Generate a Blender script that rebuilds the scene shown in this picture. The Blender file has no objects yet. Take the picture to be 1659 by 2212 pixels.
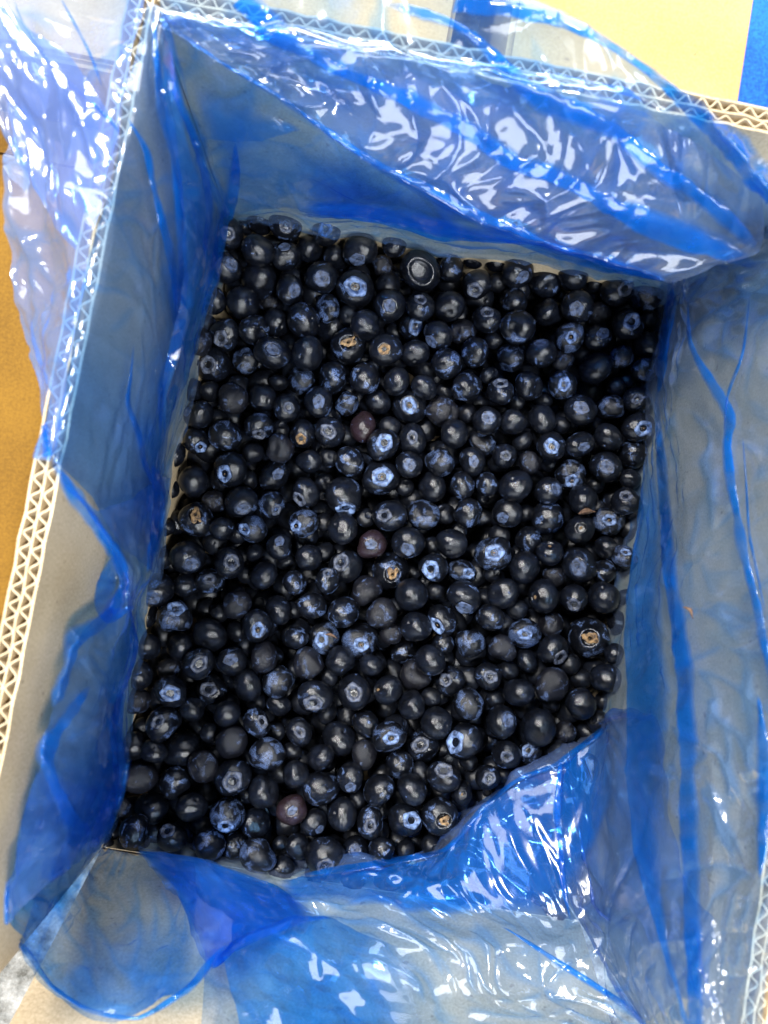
import bpy, bmesh, math, random
import numpy as np
from mathutils import Vector, Matrix
from mathutils.bvhtree import BVHTree

random.seed(7)
rng = np.random.default_rng(11)
scene = bpy.context.scene
COL = scene.collection

# ------------------------------------------------------------------ camera
W, LEN, HT = 0.24, 0.3246, 0.1476          # box: inner width, inner length, wall height above the berry level
ZB = -0.09                                  # the box stands on the concrete here
CAM = np.array([0.09134, 0.16405, 0.39132])
RV = np.array([0.05195, -0.04638, 0.17386])
F = 1663.0                                  # focal length in pixels of a 1659 x 2212 picture
_t = np.linalg.norm(RV); _k = RV / _t
_K = np.array([[0, -_k[2], _k[1]], [_k[2], 0, -_k[0]], [-_k[1], _k[0], 0]])
RM = np.eye(3) + math.sin(_t) * _K + (1 - math.cos(_t)) * _K @ _K
cam_d = bpy.data.cameras.new('camera'); cam = bpy.data.objects.new('camera', cam_d); COL.objects.link(cam)
cam_d.sensor_fit = 'HORIZONTAL'; cam_d.sensor_width = 36; cam_d.lens = 36 * F / 1659
m4 = Matrix.Identity(4)
for i in range(3):
    for j in range(3): m4[i][j] = RM[i, j]
    m4[i][3] = CAM[i]
cam.matrix_world = m4
cam_d.clip_start = 0.01; cam_d.clip_end = 60
cam_d.dof.use_dof = True; cam_d.dof.focus_distance = 0.385; cam_d.dof.aperture_fstop = 14
scene.camera = cam

# ------------------------------------------------------------------ light: two ceiling lamps over the boxes, two added sheen lamps, dim room light
world = bpy.data.worlds.new('World'); scene.world = world; world.use_nodes = True
bg = world.node_tree.nodes['Background']; bg.inputs[0].default_value = (0.78, 0.88, 1.0, 1); bg.inputs[1].default_value = 0.17
def lamp(name, loc, aim, sx, sy, power, col):
    d = bpy.data.lights.new(name, 'AREA'); d.shape = 'RECTANGLE'; d.size = sx; d.size_y = sy; d.energy = power; d.color = col
    o = bpy.data.objects.new(name, d); COL.objects.link(o); o.location = loc
    o.rotation_euler = (Vector(aim) - Vector(loc)).to_track_quat('-Z', 'Y').to_euler(); return o
lamp('ceiling_lamp', (-0.75, 0.85, 2.05), (0.1, 0.16, 0), 0.38, 0.38, 108, (1.0, 0.97, 0.93))
lamp('ceiling_lamp', (0.80, -0.35, 2.1), (0.1, 0.16, 0), 0.32, 0.32, 66, (0.95, 0.98, 1.0))
lamp('sheen_light', (0.3, -2.4, 1.35), (0.1, 0.16, 0.1), 2.6, 1.3, 120, (0.90, 0.95, 1.0))  # added low lamp with no known source, for sheen on the flap and wall light
lamp('sheen_light', (-0.3, 2.7, 1.75), (0.1, 0.16, 0.1), 2.6, 1.3, 120, (0.95, 0.97, 1.0))  # added counterpart at the back, for sheen on the near film
vs = scene.view_settings
vs.view_transform = 'Standard'; vs.look = 'None'; vs.exposure = 0.03; vs.gamma = 1.0; vs.use_curve_mapping = False
scene.cycles.use_denoising = True
scene.cycles.transparent_max_bounces = 28
scene.cycles.max_bounces = 6
scene.cycles.sample_clamp_indirect = 6
scene.cycles.caustics_reflective = False; scene.cycles.caustics_refractive = False

# ------------------------------------------------------------------ helpers
def ray(px, py):
    d = RM @ np.array([(px - 829.5) / F, -(py - 1106) / F, -1.0])
    return d
NA = math.radians(18)                       # the near wall is creased at berry level and leans outwards
N_N = np.array([0, math.cos(NA), math.sin(NA)])
def unproj(px, py, plane):
    """a pixel gives the direction; the plane (wall, leaning wall or level) gives the distance"""
    k, o = plane; d = ray(px, py)
    if k == 'Z' and o < HT - .05:            # at a given level, but never behind the walls of the box
        ts = [(o - CAM[2]) / d[2]]
        for n, c in ((np.array([1., 0, 0]), .005), (np.array([1., 0, 0]), W - .005), (np.array([0, 1., 0]), LEN - .005), (N_N, .006)):
            t = (c - n @ CAM) / (n @ d)
            if t > 0: ts.append(t)
        return CAM + d * min(ts)
    if k == 'L': n, c = np.array([1., 0, 0]), o
    elif k == 'R': n, c = np.array([1., 0, 0]), W - o
    elif k == 'B': n, c = np.array([0, 1., 0]), LEN - o
    elif k == 'N': n, c = N_N, o
    else: n, c = np.array([0, 0, 1.]), o
    return CAM + d * ((c - n @ CAM) / (n @ d))

def mesh(name, verts, faces, mat, parent=None, smooth=True):
    me = bpy.data.meshes.new(name)
    me.from_pydata([tuple(map(float, v)) for v in verts], [], faces); me.update()
    if smooth: me.polygons.foreach_set('use_smooth', [True] * len(me.polygons))
    if mat: me.materials.append(mat)
    o = bpy.data.objects.new(name, me); COL.objects.link(o)
    if parent: o.parent = parent
    return o
def empty(name, loc=(0, 0, 0)):
    o = bpy.data.objects.new(name, None); COL.objects.link(o); o.location = loc; o.empty_display_size = 0.02; return o
def tag(o, label=None, cat=None, group=None, kind=None):
    if label: o['label'] = label
    if cat: o['category'] = cat
    if group: o['group'] = group
    if kind: o['kind'] = kind
    return o
def box_vf(a, b):
    (x0, y0, z0), (x1, y1, z1) = a, b
    v = [(x0, y0, z0), (x1, y0, z0), (x1, y1, z0), (x0, y1, z0), (x0, y0, z1), (x1, y0, z1), (x1, y1, z1), (x0, y1, z1)]
    return v, [(0, 3, 2, 1), (4, 5, 6, 7), (0, 1, 5, 4), (1, 2, 6, 5), (2, 3, 7, 6), (3, 0, 4, 7)]
def lattice(n, seed): return np.random.default_rng(seed).random((n, n))
_lat = [lattice(64, s) for s in range(40)]
def vnoise(x, y, s):
    g = _lat[s % 40]; xi = np.floor(x).astype(int); yi = np.floor(y).astype(int); fx = x - xi; fy = y - yi
    fx = fx * fx * (3 - 2 * fx); fy = fy * fy * (3 - 2 * fy)
    a = g[xi % 64, yi % 64]; b = g[(xi + 1) % 64, yi % 64]; c = g[xi % 64, (yi + 1) % 64]; d = g[(xi + 1) % 64, (yi + 1) % 64]
    return (a * (1 - fx) + b * fx) * (1 - fy) + (c * (1 - fx) + d * fx) * fy - 0.5

# ------------------------------------------------------------------ materials
def nmat(name):
    m = bpy.data.materials.new(name); m.use_nodes = True; nt = m.node_tree; nt.nodes.clear()
    return m, nt, nt.nodes.new, nt.links.new
def ramp(N, stops):
    r = N('ShaderNodeValToRGB'); e = r.color_ramp.elements
    while len(e) < len(stops): e.new(0.5)
    for i, (p, c) in enumerate(stops): e[i].position = p; e[i].color = (*c, 1) if len(c) == 3 else c
    return r
def g3(v): return (v, v, v)

def cardboard(name, c0, c1, lines=0.0, rough=0.8):
    m, nt, N, Lk = nmat(name)
    tc = N('ShaderNodeTexCoord'); geo = N('ShaderNodeNewGeometry')
    n1 = N('ShaderNodeTexNoise'); n1.inputs['Scale'].default_value = 28; n1.inputs['Detail'].default_value = 8
    n2 = N('ShaderNodeTexNoise'); n2.inputs['Scale'].default_value = 900; n2.inputs['Detail'].default_value = 3
    sp = N('ShaderNodeTexNoise'); sp.inputs['Scale'].default_value = 260; sp.inputs['Detail'].default_value = 2
    for n in (n1, n2, sp): Lk(geo.outputs['Position'], n.inputs['Vector'])
    add = N('ShaderNodeMath'); add.operation = 'MULTIPLY_ADD'; add.inputs[1].default_value = 0.55; Lk(n2.outputs[0], add.inputs[0])
    mul = N('ShaderNodeMath'); mul.operation = 'MULTIPLY'; mul.inputs[1].default_value = 0.5; Lk(n1.outputs[0], mul.inputs[0]); Lk(mul.outputs[0], add.inputs[2])
    r = ramp(N, [(0.38, c0), (0.64, c1)]); Lk(add.outputs[0], r.inputs[0])
    sr = ramp(N, [(0.69, g3(0)), (0.74, g3(1))]); Lk(sp.outputs[0], sr.inputs[0])
    mx = N('ShaderNodeMix'); mx.data_type = 'RGBA'; mx.inputs['B'].default_value = (c0[0] * .35, c0[1] * .3, c0[2] * .3, 1)
    mf = N('ShaderNodeMath'); mf.operation = 'MULTIPLY'; mf.inputs[1].default_value = 0.5; Lk(sr.outputs[0], mf.inputs[0])
    Lk(mf.outputs[0], mx.inputs['Factor']); Lk(r.outputs[0], mx.inputs['A'])
    p = N('ShaderNodeBsdfPrincipled'); p.inputs['Roughness'].default_value = rough; p.inputs['Specular IOR Level'].default_value = 0.25
    Lk(mx.outputs['Result'], p.inputs['Base Color'])
    bp = N('ShaderNodeBump'); bp.inputs['Strength'].default_value = 0.25; bp.inputs['Distance'].default_value = 0.0006
    wv = N('ShaderNodeTexWave'); wv.inputs['Scale'].default_value = 55; wv.inputs['Distortion'].default_value = 1.2; wv.bands_direction = 'DIAGONAL'
    Lk(geo.outputs['Position'], wv.inputs['Vector'])
    ad2 = N('ShaderNodeMath'); ad2.operation = 'MULTIPLY_ADD'; ad2.inputs[1].default_value = lines; Lk(wv.outputs['Fac'], ad2.inputs[0]); Lk(add.outputs[0], ad2.inputs[2])
    Lk(ad2.outputs[0], bp.inputs['Height']); Lk(bp.outputs[0], p.inputs['Normal'])
    o = N('ShaderNodeOutputMaterial'); Lk(p.outputs[0], o.inputs[0]); return m
M_KRAFT = cardboard('kraft_liner', (0.42, 0.32, 0.19), (0.60, 0.48, 0.31), 0.2)
M_FLUTE = cardboard('flute_paper', (0.44, 0.35, 0.22), (0.62, 0.51, 0.35))
M_TAN = cardboard('tan_carton', (0.34, 0.23, 0.09), (0.43, 0.30, 0.13), 0.1)
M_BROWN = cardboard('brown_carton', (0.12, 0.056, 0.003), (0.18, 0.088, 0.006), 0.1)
M_PRINT = cardboard('blue_print', (0.004, 0.05, 0.50), (0.012, 0.12, 0.78), 0.0, 0.45)

def concrete():
    m, nt, N, Lk = nmat('concrete_paving')
    geo = N('ShaderNodeNewGeometry')
    n1 = N('ShaderNodeTexNoise'); n1.inputs['Scale'].default_value = 60; n1.inputs['Detail'].default_value = 10; n1.inputs['Roughness'].default_value = .7
    v = N('ShaderNodeTexVoronoi'); v.inputs['Scale'].default_value = 300
    Lk(geo.outputs['Position'], n1.inputs['Vector']); Lk(geo.outputs['Position'], v.inputs['Vector'])
    r = ramp(N, [(0.35, (0.06, 0.058, 0.05)), (0.5, (0.22, 0.215, 0.20)), (0.66, (0.42, 0.41, 0.39))]); Lk(n1.outputs[0], r.inputs[0])
    p = N('ShaderNodeBsdfPrincipled'); p.inputs['Roughness'].default_value = .9; Lk(r.outputs[0], p.inputs['Base Color'])
    b = N('ShaderNodeBump'); b.inputs['Distance'].default_value = .002; b.inputs['Strength'].default_value = .6; Lk(v.outputs['Distance'], b.inputs['Height']); Lk(b.outputs[0], p.inputs['Normal'])
    o = N('ShaderNodeOutputMaterial'); Lk(p.outputs[0], o.inputs[0]); return m
M_CONC = concrete()

def film(name, tint, deep, scat, scat_amt, rough=0.10, dew=0.0, gathered=False):
    """thin blue polythene: tinted clear, slightly milky, glossy; the creases are in the mesh"""
    m, nt, N, Lk = nmat(name)
    geo = N('ShaderNodeNewGeometry')
    # slanted film absorbs more, as a longer way through blue plastic does
    lw = N('ShaderNodeLayerWeight'); lw.inputs['Blend'].default_value = 0.3
    tm = N('ShaderNodeMix'); tm.data_type = 'RGBA'; tm.inputs['A'].default_value = (*tint, 1); tm.inputs['B'].default_value = (*deep, 1)
    Lk(lw.outputs['Facing'], tm.inputs['Factor'])
    st = N('ShaderNodeAttribute'); st.attribute_name = 'streak'        # film bunched into more layers along its creases
    tm2 = N('ShaderNodeMix'); tm2.data_type = 'RGBA'; tm2.inputs['B'].default_value = (0.13, 0.50, 0.96, 1); Lk(tm.outputs['Result'], tm2.inputs['A']); Lk(st.outputs['Fac'], tm2.inputs['Factor'])
    tr = N('ShaderNodeBsdfTransparent'); Lk(tm2.outputs['Result'], tr.inputs[0])
    sc = N('ShaderNodeMix'); sc.data_type = 'RGBA'; sc.inputs['A'].default_value = (*scat, 1); sc.inputs['B'].default_value = (0.014, 0.27, 0.98, 1); Lk(st.outputs['Fac'], sc.inputs['Factor'])
    df = N('ShaderNodeBsdfDiffuse'); Lk(sc.outputs['Result'], df.inputs[0])
    tl = N('ShaderNodeBsdfTranslucent'); Lk(sc.outputs['Result'], tl.inputs[0])
    ds = N('ShaderNodeMixShader'); ds.inputs[0].default_value = 0.45; Lk(df.outputs[0], ds.inputs[1]); Lk(tl.outputs[0], ds.inputs[2])
    # condensation and smears
    dn = N('ShaderNodeTexNoise'); dn.inputs['Scale'].default_value = 34; dn.inputs['Detail'].default_value = 6; dn.inputs['Roughness'].default_value = .62
    Lk(geo.outputs['Position'], dn.inputs['Vector'])
    dr = ramp(N, [(0.35, g3(scat_amt * .8)), (0.58, g3(scat_amt)), (0.68, g3(min(1, scat_amt + dew)))]); Lk(dn.outputs[0], dr.inputs[0])
    sa = N('ShaderNodeMath'); sa.operation = 'MULTIPLY_ADD'; sa.inputs[1].default_value = 0.14; Lk(st.outputs['Fac'], sa.inputs[0]); Lk(dr.outputs[0], sa.inputs[2])
    body = N('ShaderNodeMixShader'); Lk(sa.outputs[0], body.inputs[0]); Lk(tr.outputs[0], body.inputs[1]); Lk(ds.outputs[0], body.inputs[2])
    gl = N('ShaderNodeBsdfGlossy'); gl.inputs['Roughness'].default_value = rough; gl.inputs[0].default_value = (1, 1, 1, 1)
    fr = N('ShaderNodeFresnel'); fr.inputs['IOR'].default_value = 1.5
    fx = N('ShaderNodeMath'); fx.operation = 'MULTIPLY'; fx.inputs[1].default_value = 1.2; Lk(fr.outputs[0], fx.inputs[0])
    fm = N('ShaderNodeMath'); fm.operation = 'MINIMUM'; fm.inputs[1].default_value = 0.22; Lk(fx.outputs[0], fm.inputs[0]); fx = fm
    out = N('ShaderNodeMixShader'); Lk(fx.outputs[0], out.inputs[0]); Lk(body.outputs[0], out.inputs[1]); Lk(gl.outputs[0], out.inputs[2])
    if gathered:                             # how much film is gathered there: none at a fold's soft side, all at its crease
        at = N('ShaderNodeAttribute'); at.attribute_name = 'gather'
        cl = N('ShaderNodeBsdfTransparent'); g = N('ShaderNodeMixShader'); Lk(at.outputs['Fac'], g.inputs[0]); Lk(cl.outputs[0], g.inputs[1]); Lk(out.outputs[0], g.inputs[2]); out = g
    o = N('ShaderNodeOutputMaterial'); Lk(out.outputs[0], o.inputs[0]); return m
TINT = (0.70, 0.82, 0.95); DEEP = (0.46, 0.67, 0.93); SCAT = (0.34, 0.52, 0.92)
M_FILM = film('blue_film', TINT, DEEP, SCAT, 0.14, 0.14, 0.14)
M_SMOOTH = film('blue_film_taut', (0.74, 0.83, 0.94), (0.52, 0.69, 0.92), (0.40, 0.53, 0.85), 0.12, 0.17, 0.16)
M_FOLD = film('blue_film_folded', (0.11, 0.50, 0.96), (0.05, 0.36, 0.93), (0.010, 0.26, 1.0), 0.30, 0.14, 0.10, True)
M_LAYER = film('blue_film_double', (0.20, 0.57, 0.96), (0.10, 0.44, 0.93), (0.015, 0.28, 1.0), 0.17, 0.12, 0.12, True)
M_CRUMP = film('blue_film_crumpled', TINT, DEEP, (0.46, 0.58, 0.95), 0.12, 0.13, 0.10)
M_OUTER = film('blue_film_outside', (0.66, 0.76, 0.96), DEEP, (0.55, 0.60, 1.0), 0.24, 0.14, 0.15)

BLOOM = (0.15, 0.235, 0.48)
def berry_mat(name, base, bloom_lo, bloom_hi, streak=0.0, rough=0.34, pole=0.0, spec=0.40, bumpy=0.22, red=0.0, tile=1.0):
    m, nt, N, Lk = nmat(name)
    tc = N('ShaderNodeTexCoord'); oi = N('ShaderNodeObjectInfo')
    off = N('ShaderNodeVectorMath'); off.operation = 'SCALE'; off.inputs['Scale'].default_value = 37.0
    cx = N('ShaderNodeCombineXYZ')
    for i in range(3): Lk(oi.outputs['Random'], cx.inputs[i])
    Lk(cx.outputs[0], off.inputs[0])
    pos = N('ShaderNodeVectorMath'); pos.operation = 'ADD'; scl = N('ShaderNodeVectorMath'); scl.operation = 'SCALE'; scl.inputs['Scale'].default_value = tile; Lk(tc.outputs['Object'], scl.inputs[0]); Lk(scl.outputs[0], pos.inputs[0]); Lk(off.outputs[0], pos.inputs[1])
    n1 = N('ShaderNodeTexNoise'); n1.inputs['Scale'].default_value = 1.7; n1.inputs['Detail'].default_value = 4; n1.inputs['Distortion'].default_value = .6
    n2 = N('ShaderNodeTexNoise'); n2.inputs['Scale'].default_value = 7 + 5 * streak; n2.inputs['Detail'].default_value = 6; n2.inputs['Distortion'].default_value = 2.6; n2.inputs['Roughness'].default_value = .65
    n3 = N('ShaderNodeTexNoise'); n3.inputs['Scale'].default_value = 26; n3.inputs['Detail'].default_value = 4
    for n in (n1, n2, n3): Lk(pos.outputs[0], n.inputs['Vector'])
    r1 = ramp(N, [(bloom_lo, g3(0)), (bloom_hi, g3(1))]); Lk(n1.outputs[0], r1.inputs[0])
    r2 = ramp(N, [(0.505, g3(0)), (0.525, g3(1)), (0.565 - .022 * streak, g3(1)), (0.60 - .03 * streak, g3(0))]); Lk(n2.outputs[0], r2.inputs[0])
    b = N('ShaderNodeMath'); b.operation = 'MULTIPLY'; Lk(r1.outputs[0], b.inputs[0]); Lk(r2.outputs[0], b.inputs[1])
    # bloom kept round the crown
    sx = N('ShaderNodeSeparateXYZ'); Lk(tc.outputs['Object'], sx.inputs[0])
    pr = ramp(N, [(0.80, g3(0)), (0.90, g3(pole))]); Lk(sx.outputs['Z'], pr.inputs[0])
    pm = N('ShaderNodeMath'); pm.operation = 'MULTIPLY'; Lk(pr.outputs[0], pm.inputs[0]); Lk(r2.outputs[0], pm.inputs[1])
    mxm = N('ShaderNodeMath'); mxm.operation = 'MAXIMUM'; Lk(b.outputs[0], mxm.inputs[0]); Lk(pm.outputs[0], mxm.inputs[1])
    # a thin powdery veil of bloom, rubbed off unevenly
    vr = ramp(N, [(0.42, g3(0)), (0.80, g3(0.05))]); Lk(n1.outputs[0], vr.inputs[0])
    vm = N('ShaderNodeMath'); vm.operation = 'MULTIPLY'; Lk(vr.outputs[0], vm.inputs[0]); Lk(n3.outputs[0], vm.inputs[1])
    mx0 = mxm; mxm = N('ShaderNodeMath'); mxm.operation = 'MAXIMUM'; Lk(mx0.outputs[0], mxm.inputs[0]); Lk(vm.outputs[0], mxm.inputs[1])
    r3 = ramp(N, [(0.3, base), (0.8, tuple(min(1, c * 2.2 + 0.0015) for c in base))]); Lk(n2.outputs[0], r3.inputs[0])
    hue = N('ShaderNodeMix'); hue.data_type = 'RGBA'; hue.inputs['B'].default_value = (0.035, 0.009, 0.012, 1)
    hf = N('ShaderNodeMath'); hf.operation = 'MULTIPLY'; hf.inputs[1].default_value = red; Lk(r1.outputs[0], hf.inputs[0]); 
    rr = ramp(N, [(0.35, g3(0)), (0.6, g3(red))]); Lk(n1.outputs[0], rr.inputs[0])
    Lk(rr.outputs[0], hue.inputs['Factor']); Lk(r3.outputs[0], hue.inputs['A'])
    mc = N('ShaderNodeMix'); mc.data_type = 'RGBA'; mc.inputs['B'].default_value = (*BLOOM, 1)
    Lk(mxm.outputs[0], mc.inputs['Factor']); Lk(hue.outputs['Result'], mc.inputs['A'])
    rg = N('ShaderNodeMath'); rg.operation = 'MULTIPLY_ADD'; rg.inputs[1].default_value = 0.3; rg.inputs[2].default_value = rough; Lk(mxm.outputs[0], rg.inputs[0])
    p = N('ShaderNodeBsdfPrincipled'); p.inputs['Specular IOR Level'].default_value = spec
    Lk(mc.outputs['Result'], p.inputs['Base Color']); Lk(rg.outputs[0], p.inputs['Roughness'])
    bp = N('ShaderNodeBump'); bp.inputs['Strength'].default_value = bumpy; bp.inputs['Distance'].default_value = 0.0008
    bs = N('ShaderNodeMath'); bs.operation = 'MULTIPLY_ADD'; bs.inputs[1].default_value = .5; Lk(n3.outputs[0], bs.inputs[0]); Lk(n2.outputs[0], bs.inputs[2])
    Lk(bs.outputs[0], bp.inputs['Height']); Lk(bp.outputs[0], p.inputs['Normal'])
    o = N('ShaderNodeOutputMaterial'); Lk(p.outputs[0], o.inputs[0]); return m
DARK = (0.0014, 0.0017, 0.0028)
BM = dict(
    s=berry_mat('berry_glossy', DARK, 0.68, 0.74, 0.2, 0.13, 0.0),
    b=berry_mat('berry_patchy_bloom', DARK, 0.55, 0.64, 0.4, 0.15, 0.25),
    B=berry_mat('berry_streaked_bloom', DARK, 0.49, 0.60, 1.0, 0.22, 0.6, bumpy=0.35),
    w=berry_mat('berry_dull', (0.0035, 0.0035, 0.005), 0.58, 0.70, 0.6, 0.20, 0.0, 0.36, 0.5),
    r=berry_mat('berry_reddish', (0.008, 0.005, 0.006), 0.66, 0.72, 0.2, 0.20, 0.0, red=0.16),
    c=berry_mat('berry_crown_bloom', DARK, 0.62, 0.70, 0.3, 0.14, 0.35),
    h=berry_mat('berry_heap', (0.0016, 0.0019, 0.003), 0.66, 0.74, 0.4, 0.30, 0.0, spec=0.3, tile=120.0),
    R=berry_mat('berry_ringed', DARK, 0.60, 0.68, 0.6, 0.15, 0.6),
)
BM['T'] = BM['b']; BM['D'] = BM['s']; BM['O'] = BM['s']; BM['P'] = BM['c']
def plain(name, c0, c1, rough=.6, scale=5.0):
    m, nt, N, Lk = nmat(name); tc = N('ShaderNodeTexCoord')
    n = N('ShaderNodeTexNoise'); n.inputs['Scale'].default_value = scale; n.inputs['Detail'].default_value = 6; n.inputs['Distortion'].default_value = 1; Lk(tc.outputs['Object'], n.inputs['Vector'])
    r = ramp(N, [(0.36, c0), (0.64, c1)]); Lk(n.outputs[0], r.inputs[0])
    p = N('ShaderNodeBsdfPrincipled'); p.inputs['Roughness'].default_value = rough; Lk(r.outputs[0], p.inputs['Base Color'])
    b = N('ShaderNodeBump'); b.inputs['Strength'].default_value = .5; b.inputs['Distance'].default_value = .001; Lk(n.outputs[0], b.inputs['Height']); Lk(b.outputs[0], p.inputs['Normal'])
    o = N('ShaderNodeOutputMaterial'); Lk(p.outputs[0], o.inputs[0]); return m
M_CAL_B = plain('calyx_bloom', (0.005, 0.007, 0.013), (0.06, 0.09, 0.175), .6, 4)
M_CAL_R = plain('calyx_bright_ring', (0.015, 0.025, 0.055), (0.15, 0.23, 0.43), .55, 4)
M_CAL_D = plain('calyx_dark', (0.010, 0.011, 0.016), (0.07, 0.085, 0.13), .5, 5)
M_CAL_T = plain('calyx_tan', (0.03, 0.016, 0.009), (0.27, 0.165, 0.07), .7, 5)

# ------------------------------------------------------------------ ground
fl = mesh('ground', *box_vf((-2.5, -2.5, ZB - 0.1), (2.8, 3.0, ZB - 0.003)), M_CONC, smooth=False); tag(fl, kind='structure')

# ------------------------------------------------------------------ the corrugated box
TH = 0.0086                                  # double-wall board
def board(parent, origin, along, out, up, length, z0, z1):
    """one double-wall board: facing, two wavy flutings, middle liner and outer facing, seen in section at the rim"""
    o = np.array(origin, float); a = np.array(along, float); n = np.array(out, float); u = np.array(up, float)
    def pt(s, t, z): return o + a * s + n * t + u * z
    def slab(name, t0, t1, par, zz0=z0, zz1=z1, ns=40):
        v = []; f = []
        wob = [0.0005 * math.sin(s * 9.1 + t0 * 900) + 0.0004 * math.sin(s * 23 + 2) for s in range(ns + 1)]
        for i in range(ns + 1):
            s = length * i / ns
            for (t, z) in ((t0, zz0), (t1, zz0), (t1, zz1 + wob[i]), (t0, zz1 + wob[i])): v.append(pt(s, t, z))
        for i in range(ns):
            for k in range(4): f.append((i * 4 + k, i * 4 + (k + 1) % 4, i * 4 + 4 + (k + 1) % 4, i * 4 + 4 + k))
        f.append((0, 3, 2, 1)); e = ns * 4; f.append((e, e + 1, e + 2, e + 3))
        ob = mesh(name, v, f, M_KRAFT, par, False); return ob
    wall = slab('wall', 0, 0.0008, parent)
    slab('middle_liner', TH * .5 - .0003, TH * .5 + .0003, wall)
    slab('outer_facing', TH - 0.0007, TH, wall)
    for (ta, tb, pitch, ph) in ((0.0008, TH * .5 - .0003, 0.0060, 0.3), (TH * .5 + .0003, TH - .0007, 0.0056, 2.0)):
        v = []; f = []; per = 14; nper = int(length / pitch); tot = nper * per
        mid = (ta + tb) / 2; am = (tb - ta) / 2 - 0.00028
        for i in range(tot + 1):
            s = length * i / tot; x = 2 * math.pi * i / per + ph + 0.55 * math.sin(i * .091 + ph) + .4 * math.sin(i * .037 + 1) + .3 * math.sin(i * .173 * .5)
            am_ = am * (1 - .22 * max(0, math.sin(i * .031 + ta * 900) + math.sin(i * .0173)) * .6); t = mid + am_ * math.sin(x); sl = am * math.cos(x) * 2 * math.pi / pitch; q = math.hypot(1, sl)
            h = 0.00021; ds, dt = -sl / q * h, h / q
            zt = z1 - 0.0002 + 0.0003 * math.sin(i * .21)
            for (k, z) in ((1, z0), (1, zt), (-1, zt), (-1, z0)): v.append(pt(s + ds * k, t + dt * k, z))
        for i in range(tot):
            for k in range(3): f.append((i * 4 + k, i * 4 + k + 1, i * 4 + 5 + k, i * 4 + 4 + k))
        mesh('fluting', v, f, M_FLUTE, wall, False)
    return wall
carton = empty('cardboard_box', (W / 2, LEN / 2, ZB))
inv = Matrix.Translation((-W / 2, -LEN / 2, -ZB))
B0 = np.array([-W / 2, -LEN / 2, -ZB])
def bo(p): return np.array(p) + B0
board(carton, bo((0, 0.0, 0)), (0, 1, 0), (-1, 0, 0), (0, 0, 1), LEN + TH, ZB, HT)
board(carton, bo((0.001, LEN, 0)), (1, 0, 0), (0, 1, 0), (0, 0, 1), W - .002, ZB, HT)
board(carton, bo((W, 0.0, 0)), (0, 1, 0), (1, 0, 0), (0, 0, 1), LEN + TH, ZB, HT)
up_n = (0, -math.sin(NA), math.cos(NA)); out_n = (0, -math.cos(NA), -math.sin(NA))
board(carton, bo((0.0, 0.0, 0)), (1, 0, 0), out_n, up_n, W, 0.0015, HT)
lowv, lowf = box_vf((-W / 2 + .001, -LEN / 2 - TH, 0.0), (W / 2 - .001, -LEN / 2, -ZB))
mesh('wall', lowv, lowf, M_KRAFT, carton, False)
mesh('bottom', *box_vf((-W / 2 + .0005, -LEN / 2 + .0005, 0.0005), (W / 2 - .0005, LEN / 2 - .0005, 0.006)), M_KRAFT, carton, False)
tag(carton, 'open corrugated cardboard box with double-wall rim, holding the blue liner and blueberries', 'box')

# neighbouring cartons
def carton_box(label, x0, x1, y0, y1, ztop, mat, stripe=None, seam=0.0, group='closed cartons around the open box'):
    e = empty('carton', ((x0 + x1) / 2, (y0 + y1) / 2, ZB))
    hx, hy, h = (x1 - x0) / 2, (y1 - y0) / 2, ztop - ZB
    bm = bmesh.new(); v, f = box_vf((-hx, -hy, 0), (hx, hy, h)); vv = [bm.verts.new(p) for p in v]
    for q in f: bm.faces.new([vv[i] for i in q])
    bmesh.ops.bevel(bm, geom=bm.edges[:], offset=0.002, segments=3, affect='EDGES')
    me = bpy.data.meshes.new('body'); bm.to_mesh(me); bm.free(); me.materials.append(mat)
    o = bpy.data.objects.new('body', me); COL.objects.link(o); o.parent = e
    sy = hy * 0.06
    sm = hy * seam
    mesh('flap', *box_vf((-hx + .002, -hy + .003, h - .0005), (hx - .002, sm - .0006, h + .0022)), mat, e, False)
    mesh('flap', *box_vf((-hx + .002, sm + .0006, h - .0005), (hx - .002, hy - .003, h + .0022)), mat, e, False)
    if stripe:
        mesh('printed_stripe', *box_vf((stripe[0] - (x0 + x1) / 2, -hy + .0028, h - .0004), (stripe[1] - (x0 + x1) / 2, hy - .0028, h + .0027)), M_PRINT, e, False)
    tag(e, label, 'carton', group); return e
carton_box('tan carton with a blue printed band, behind the open box', 0.118, 0.46, LEN + TH + .012, LEN + .34, HT - .03, M_TAN, (0.206, 0.30))
carton_box('plain tan carton beside the banded carton, under the film at the back corner', -0.30, 0.098, LEN + TH + .008, LEN + .33, 0.078, M_TAN)
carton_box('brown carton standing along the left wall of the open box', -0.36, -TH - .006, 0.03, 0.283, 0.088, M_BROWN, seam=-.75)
carton_box('low brown carton filling the corner between the tall brown and plain tan cartons', -0.36, -TH - .010, 0.290, LEN + .008, 0.045, M_BROWN)

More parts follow.
